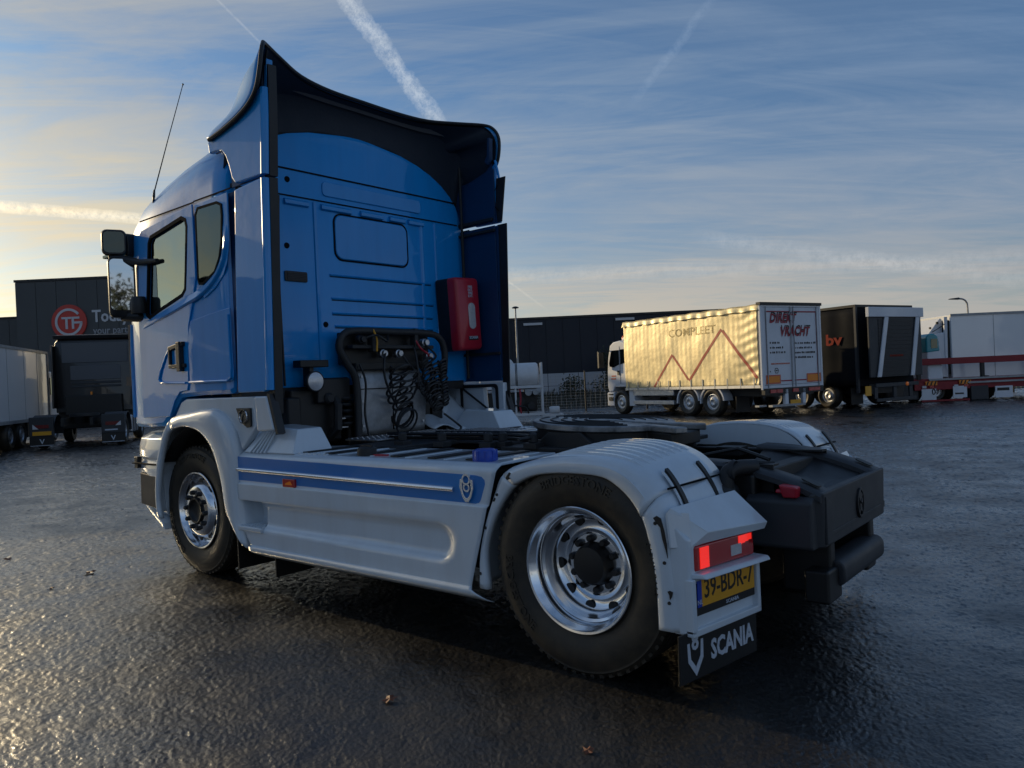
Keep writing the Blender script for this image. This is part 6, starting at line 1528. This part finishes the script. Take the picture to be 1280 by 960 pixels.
mb = MB(); mb.box(-.47, -.45, .02, .30, .42, .72); put('number_plate', mb, 'yellow', dt)
mb = MB(); mb.lathe([(0, -.04), (.06, -.03), (.07, 0)], (-.46, -1.85, .72), 'x', 12); put('marker_lamp', mb, 'amber', dt)
mb = MB(); mb.box(-.05, 9, -2.3, -.5, .45, .75); put('subframe', mb, 'ink', dt)
for x in (1.2, 2.3, 3.4): bwheel(dt, x, -.06, .42); bwheel(dt, x, -2.9, .42, -1)
for y in (-.35, -2.5):
    mb = MB(); mb.box(.3, .32, y - .3, y + .3, .12, .68); put('mud_flap', mb, 'ink', dt)

# ---------------- the parked vehicles at the right edge (x to the right of the picture, y away)
RR = rad(39.9)
wt = thing('box_trailer', 'long white box trailer behind the red flatbed at the right', 'trailer', (0.41, 27.76, 0), RR)
mb = MB(); mb.box(0, 10.5, 0, 2.5, .62, 3.02); bx = put('box_body', mb, 'boxwhite', wt, bevel=.02)
mb = MB(); mb.box(-.02, 10.5, -.03, .02, 2.96, 3.04); mb.box(-.02, 10.5, -.03, .02, .60, .70); put('edge_rail', mb, 'galv', bx)
pj = mesh_of('panel_joint', MB().box(-.008, .008, -.006, .001, .70, 2.96), 'galv', 0)
for k in range(1, 7): inst('panel_joint', pj, bx, (k * 1.5, 0, 0))
for x in (6.2, 7.2, 8.2): bwheel(wt, x, .05, .42, -1)
mb = MB(); mb.box(0, 10.4, .4, 2.1, .40, .62); put('subframe', mb, 'ink', wt)
mb = MB(); mb.box(1.4, 1.42, -.01, .4, .10, .6); put('landing_leg', mb, 'ink', wt)
# the white tractor in front of it
ut = thing('white_tractor', 'white tractor unit with roof deflector coupled to the white box trailer', 'truck', (-.32, 27.2, 0), RR)
mb = MB(); mb.prism([(.02, .70), (.02, 1.45), (.06, 2.05), (.28, 2.35), (.78, 2.42), (.84, 2.30), (.84, .70)], 'y', .05, 2.4); uc = put('cab', mb, 'vanwhite', ut, bevel=.06, seg=3)
mb = MB(); mb.prism([(.26, 2.36), (.70, 2.92), (.78, 2.90), (.78, 2.40)], 'y', .25, 2.2); put('roof_deflector', mb, 'vanwhite', uc, bevel=.03)
mb = MB(); mb.prism([(.72, 1.1), (.72, 2.95), (.84, 2.95), (.80, 1.1)], 'y', .02, .10); put('side_deflector', mb, 'vanwhite', uc, bevel=.01)
mb = MB(); mb.box(.85, .98, .06, 2.3, .9, 2.82); put('dark_gap_block', mb, 'ink', ut)  # black box stands in for the shade in the open gap behind the cab
mb = MB(); mb.prism([(.10, 1.66), (.14, 2.08), (.50, 2.10), (.50, 1.62), (.30, 1.58)], 'y', .025, .06); put('window_pane', mb, 'darkglass', uc)
mb = MB(); mb.tube([(.28, .02, 2.43), (.50, .02, 2.55), (.74, .02, 2.70)], .015, 5); mb.box(.30, .36, .20, .25, 2.55, 2.62); mb.box(.55, .62, .20, .25, 2.72, 2.80); put('roof_lamp_bar', mb, 'ink', uc)
mb = MB(); mb.box(.03, .30, -.10, .02, 1.56, 1.62); mb.box(.02, .10, -.12, -.04, 1.52, 1.72); put('door_mirror', mb, 'ink', uc)
for x in (.42,): bwheel(ut, x, .1, .42, -1)
mb = MB(); mb.box(-.05, .95, .1, 2.3, .3, .70); put('bumper', mb, 'vanwhite', ut, bevel=.04)
# small teal and white cab peeping out beside the tail lift
vt = thing('teal_van', 'teal and white cab half hidden between the tail lift and the white tractor', 'van', (.08, 26.8, 0), RR)
mb = MB(); mb.prism([(-.30, .45), (-.30, 1.90), (.16, 1.90), (.22, 1.4), (.26, .45)], 'y', 0, 1.9); vb = put('lower_body', mb, 'vanwhite', vt, bevel=.05, seg=3)
mb = MB(); mb.prism([(-.32, 1.70), (-.32, 2.25), (-.22, 2.36), (-.02, 2.36), (.10, 2.25), (.16, 1.75)], 'y', -.02, 1.92); put('cab_top', mb, 'teal', vb, bevel=.05, seg=3)
mb = MB(); mb.box(-.16, .06, -.035, .0, 1.86, 2.18); put('window_pane', mb, 'darkglass', vb)
bwheel(vt, .0, .05, .36, -1)
# red flatbed, rear towards us
def flat_flap(root, x, z0, z1, w, mark):
    mb = MB(); mb.box(x, x + w, -.02, 0, z0, z1); f = put('mud_flap', mb, 'vanwhite', root, bevel=.006)
    mb = MB()
    if mark == 0: mb.tube([(x + w * .82 + .05 * math.cos(rad(a)), -.024, z0 + .28 + (.09 * math.sin(rad(a)))) for a in range(-140, 230, 30)], .018, 5)
    else: mb.box(x + .06, x + w - .12, -.026, -.02, z0 + .12 if mark == 1 else z1 - .16, z0 + .17 if mark == 1 else z1 - .06)
    put('flap_print', mb, 'ink', f)
fl_ = thing('flatbed_trailer', 'red flatbed trailer with hazard boards and white mud flaps at the right edge', 'trailer', (-.55, 26.10, 0), RR)
mb = MB(); mb.box(.02, 6.2, 0, .14, 1.28, 1.50); put('top_rail', mb, 'redpaint', fl_, bevel=.01)
for x in (.22, 2.42, 4.6):
    mb = MB(); mb.box(x, x + .12, .02, .12, .78, 1.28); put('stake', mb, 'ink', fl_, bevel=.006)
mb = MB(); mb.box(-.35, 6.2, .05, 2.3, .70, .80); put('deck', mb, 'redpaint', fl_, bevel=.01)
mb = MB(); mb.box(.60, 6.2, -.02, .05, .74, .80); mb.box(1.9, 6.2, -.06, -.021, .60, .66); put('deck_edge', mb, 'galv', fl_)
mb = MB(); mb.box(.10, 4.2, .02, .30, .42, .70); put('chassis_beam', mb, 'redpaint', fl_, bevel=.01)
for x in (.46, 1.62):
    put('hazard_board', MB().box(x, x + .40, -.03, .0, .58, .72), 'hazard', fl_)
    hz = MB()
    for k in range(3): hz.prism([(x + .02 + k * .13, .585), (x + .07 + k * .13, .585), (x + .12 + k * .13, .715), (x + .07 + k * .13, .715)], 'y', -.034, -.03)
    put('hazard_stripe', hz, 'ink', fl_)
flat_flap(fl_, .32, .08, .46, .50, 0); flat_flap(fl_, 1.40, .12, .52, .48, 1); flat_flap(fl_, 2.85, .06, .46, .60, 2)
put('bumper_bar', MB().box(.30, 1.95, -.04, .04, .02, .08), 'redpaint', fl_)
for x in (.34, .60, 1.44, 1.78): put('rear_lamp', MB().box(x, x + .14, -.03, .0, .49, .57), 'redlens' if x not in (.34, 1.44) else 'signwhite', fl_)
put('tool_box', MB().box(2.02, 2.62, -.02, .5, .02, .50), 'grey', fl_, bevel=.02)
for x in (.35, 1.45, 2.9):
    w = inst('wheel', BT, fl_, (x + .22, .75, .42), (0, 0, rad(90)))
mb = MB(); mb.box(-.35, 0.28, .1, 1.5, .10, .62); put('side_locker', mb, 'grey', fl_, bevel=.02)

# ---------------- dark tractor unit on the left, seen from behind
BM = dict(b1=mat('black_lacquer', (0.010, 0.010, 0.011), 0.35, 0, 0.5, 0.2, (0.03, 0.03, 0.03), 4))
M.update(BM)
bt = thing('black_tractor', 'black tractor unit seen from behind in front of the signed hall', 'truck', (-18.415, 6.13, 0), rad(148.1))
mb = MB(); loops = []
for x, k, zt in ((3.05, .93, 3.36), (3.10, .99, 3.43), (3.2, 1, 3.46), (4.6, 1, 3.40), (4.95, .95, 3.1)):
    loops.append([(x, 1.22 * k * a, z) for a, z in ((-1, 1.0), (1, 1.0), (1, zt - .5), (.97, zt - .15), (.86, zt), (-.86, zt), (-.97, zt - .15), (-1, zt - .5))])
mb.loft(loops); bc = put('cab', mb, 'b1', bt, bevel=.02)
for y0, y1, z0, z1 in ((-.98, .98, 2.62, 3.28), (-.75, .75, 2.05, 2.52), (-.75, .75, 1.92, 2.0), (-.75, .75, 1.80, 1.87)):
    mb = MB(); mb.prism(rrect(y0, y1, z0, z1, .03, 3), 'x', 3.03, 3.06); put('rear_pressing', mb, 'band' if z0 > 2 else 'grey', bc, bevel=.012)
for s in (-1, 1):
    mb = MB(); mb.prism([(2.75, 1.15), (3.5, 1.15), (3.5, 3.2), (2.85, 3.2)], 'y', s * 1.20, s * 1.25); put('side_deflector', mb, 'b1', bc, bevel=.015)
mb = MB(); mb.hexa([(2.95, -1.2, 3.40), (4.4, -1.1, 3.42), (4.4, 1.1, 3.42), (2.95, 1.2, 3.40)], [(2.90, -1.2, 3.52), (3.3, -1.1, 3.56), (3.3, 1.1, 3.56), (2.90, 1.2, 3.52)]); put('roof_spoiler', mb, 'b1', bc, bevel=.02)
mb = MB(); mb.tube([(3.0, .15, 1.65), (2.95, .15, 1.3), (2.9, .15, 1.0)], .03, 6); put('coiled_hose', mb, 'hazard', bt)
mb = MB(); mb.box(2.6, 3.02, -.8, .85, .9, 1.55); put('coupling_console', mb, 'ink', bt, bevel=.03)
mb = MB(); mb.box(-.05, 3.4, -.42, -.34, .65, .88); mb.box(-.05, 3.4, .34, .42, .65, .88); put('frame_rail', mb, 'ink', bt)
mb = MB(); mb.cyl((1.1, 0, .90), .42, .08, 'z', 24); put('fifth_wheel', mb, 'steel', bt)
for s in (-1, 1):
    fm = MB(); P = [(.75 + .62 * math.cos(rad(a)), .42 + .58 * math.sin(rad(a))) for a in range(-2, 183, 14)]
    fm.loft([[(a, s * 1.25, b), (a, s * .64, b), (.75 + (a - .75) * .95, s * .64, .42 + (b - .42) * .95), (.75 + (a - .75) * .95, s * 1.25, .42 + (b - .42) * .95)] for a, b in P]); put('mudguard', fm, 'grey', bt, bevel=.02)
    mb = MB(); mb.box(.02, .14, s * .62, s * 1.25, .38, .95); hq = put('lamp_housing', mb, 'grey', bt, bevel=.02)
    mb = MB(); mb.box(.0, .025, s * .74, s * 1.10, .62, .72); put('tail_lamp', mb, 'dullred', hq)
    mb = MB(); mb.prism([(s * 1.0, .60), (s * 1.15, .60), (s * 1.15, .74)], 'x', -.005, .012); put('reverse_lens', mb, 'signwhite', hq)
    mb = MB(); mb.box(.04, .06, s * .62, s * 1.25, .10, .38); put('mud_flap', mb, 'ink', bt)
    mb = MB(); mb.text('V', (.036, s * .93, .13), (0, -1, 0), (0, 0, 1), .2, .004, bold=.02); mb.box(.03, .036, s * .93 - .3, s * .93 + .3, .115, .13); put('flap_print', mb, 'print', hq)
    bwheel(bt, .75, s * 1.2, .44, s); bwheel(bt, 4.1, s * 1.2, .44, s)
put('number_plate', MB().box(.0, .018, .68, 1.16, .42, .53), 'yellow', bt)
mb = MB(); mb.box(-.0, .018, -1.06, -.72, .46, .50); put('holder_print', mb, 'print', bt)
mb = MB(); mb.box(1.55, 2.9, -1.24, -.7, .30, .86); tkk = put('fuel_tank', mb, 'alu', bt, bevel=.06)
for x in (1.75, 2.2, 2.65): put('tank_strap', MB().box(x, x + .05, -1.255, -.7, .29, .87), 'ink', tkk)
mb = MB(); mb.box(3.3, 4.8, -1.2, 1.2, .45, 1.05); put('chassis_skirt', mb, 'ink', bt, bevel=.03)

# ---------------- white box lorry at the left edge
wl_ = thing('white_box_lorry', 'white box lorry cut off by the left edge, its cab beyond the box', 'truck', (-19.16, 4.48, 0), rad(146.3))
mb = MB(); mb.box(-5, 4.46, .01, 2.5, .80, 3.05); wb = put('box_body', mb, 'boxwhite', wl_, bevel=.02)
mb = MB(); mb.box(-5, 4.48, -.02, .03, 2.99, 3.07); mb.box(-5, 4.48, -.02, .03, .78, .88); mb.box(4.40, 4.48, -.018, .03, .88, 2.99); put('edge_rail', mb, 'galv', wb)
for x in (-2.5, -1, .5, 2.0, 3.3): inst('panel_joint', mesh_of('panel_joint', MB().box(x - .008, x + .008, .002, .012, .88, 2.98), 'galv', 0) if x == -2.5 else bpy.data.meshes['panel_joint.001'], wb, (0 if x == -2.5 else x + 2.5, 0, 0))
mb = MB(); mb.prism([(4.7, .7), (4.7, 2.35), (4.85, 2.45), (5.6, 2.40), (5.95, 1.7), (6.05, 1.2), (6.05, .6)], 'y', .1, 2.4); wc = put('cab', mb, 'vanwhite', wl_, bevel=.06, seg=3)
mb = MB(); mb.prism([(4.95, 1.62), (4.95, 2.2), (5.5, 2.2), (5.75, 1.62)], 'y', .07, .11); put('window_pane', mb, 'darkglass', wc)
mb = MB(); mb.box(4.9, 6.1, .1, 2.4, .3, .7); put('bumper', mb, 'vanwhite', wl_, bevel=.05)
mb = MB(); mb.box(-4.9, 4.4, .5, 2.0, .5, .80); put('subframe', mb, 'ink', wl_)
for x in (5.4, 1.9, .9): bwheel(wl_, x, .08, .43, -1); bwheel(wl_, x, 2.42, .43, 1)
mb = MB(); mb.box(2.6, 4.2, .15, .5, .30, .75); put('side_locker', mb, 'ink', wl_, bevel=.03)

# ---------------- fallen leaves
rl = random.Random(5)
lm_ = MB(); pts = [(0, -.05), (.018, -.025), (.04, -.02), (.026, 0), (.036, .022), (.014, .018), (0, .052), (-.014, .018), (-.036, .022), (-.026, 0), (-.04, -.02), (-.018, -.025)]
lm_.add([(0, 0, .014)] + [(a, b, .004 + .012 * abs(a) * 30 * .4 + (.01 if i % 3 == 0 else 0)) for i, (a, b) in enumerate(pts)], [(0, i + 1, (i + 1) % 12 + 1) for i in range(12)])
LEAF = mesh_of('fallen_leaf', lm_, 'deadleaf', 0)
for i, (x, y, s) in enumerate(((-.845, -.384, 1.1), (3.148, -.668, .8), (-15.3, 3.74, 1.2), (-2.144, -.577, .9), (-1.6, -.9, .6), (4.144, -.555, .6), (-.6, -.75, .5))):
    o = bpy.data.objects.new('fallen_leaf', LEAF); COL.objects.link(o); o.location = (x, y, .002); o.rotation_euler = (rl.uniform(-.2, .2), rl.uniform(-.2, .2), rl.uniform(0, 6)); o.scale = (s, s, s)
    tag(o, ('curled brown leaf on the wet asphalt left of the front wheel', 'small brown leaf on the dark asphalt below the side skirt', 'brown leaf far off near the white box lorry', 'small leaf by the left edge of the asphalt', 'tiny leaf fragment beside the curled brown leaf', 'tiny brown leaf at the bottom of the picture', 'tiny leaf fragment nearest the front wheel')[i], 'leaf', 'fallen leaves on the asphalt')
# ---------------- what the mirrors and the lacquer look at: a tree belt round the yard behind the camera, another dark lorry beside it
rt = random.Random(21)
def tree_meshes(seed, h):
    r = random.Random(seed)
    tk_ = MB(); tk_.tube([(0, 0, 0), (.05, .02, h * .3), (-.05, .05, h * .65), (0, 0, h * .92)], [h * .022, h * .016, h * .010, h * .003], 7)
    for k in range(9):
        a = r.uniform(0, 6.28); z = h * r.uniform(.25, .75); l = h * r.uniform(.15, .28)
        tk_.tube([(0, 0, z), (math.cos(a) * l * .6, math.sin(a) * l * .6, z + l * .35), (math.cos(a) * l, math.sin(a) * l, z + l * .8)], [h * .008, h * .005, h * .002], 5)
    lf = MB()
    cl = []
    for _ in range(26):
        a = r.uniform(0, 6.28); z = r.uniform(.28, 1.0); w = math.sin(min(1, (1.02 - z) * 1.7) * 1.57) * .26 * h
        cl.append((math.cos(a) * w * r.uniform(.2, 1), math.sin(a) * w * r.uniform(.2, 1), z * h, r.uniform(.05, .09) * h))
    for k in range(1500):
        c = r.choice(cl); p = Vector((c[0] + r.gauss(0, c[3]), c[1] + r.gauss(0, c[3]), c[2] + r.gauss(0, c[3] * .8)))
        a = Vector((r.uniform(-1, 1), r.uniform(-1, 1), r.uniform(-1, 1))).normalized(); b = a.orthogonal().normalized(); s = r.uniform(.16, .34)
        lf.add([p - a * s, p + b * s * .6, p + a * s, p - b * s * .6], [(0, 1, 2, 3)])
    return mesh_of('trunk', tk_, 'bark', 40), mesh_of('crown', lf, 'leafgreen', 0, False)
TM = [tree_meshes(40 + k, h) for k, h in enumerate((9.0, 11.0, 7.5))]
spots = [(60 + 8 * math.sin(k * 1.7), -78 + k * 8.2 + 2 * math.sin(k * 2.3)) for k in range(20)] + [(-62 + k * 9.0, -46 - 6 * math.sin(k * 1.3)) for k in range(13)]
for k, (x, y) in enumerate(spots):
    t = thing('tree', 'dark leafy tree of the belt that closes the yard behind the viewer', 'tree', (x, y, 0), rt.uniform(0, 6), 'trees round the yard behind the viewer')
    a, b = TM[k % 3]; inst('trunk', a, t, (0, 0, 0)); inst('crown', b, t, (0, 0, 0)); s = rt.uniform(.8, 1.15); t.scale = (s, s, s)
def copy_tree(o, parent=None):
    c = o.copy(); COL.objects.link(c)
    if parent: c.parent = parent
    for ch in list(o.children): copy_tree(ch, c)
    return c
b2 = copy_tree(bt); b2.location = (-4.3, -3.5, 0); b2.rotation_euler = (0, 0, rad(212)); b2['label'] = 'second black tractor unit standing beyond the left edge, mirrored in the blue cab door'
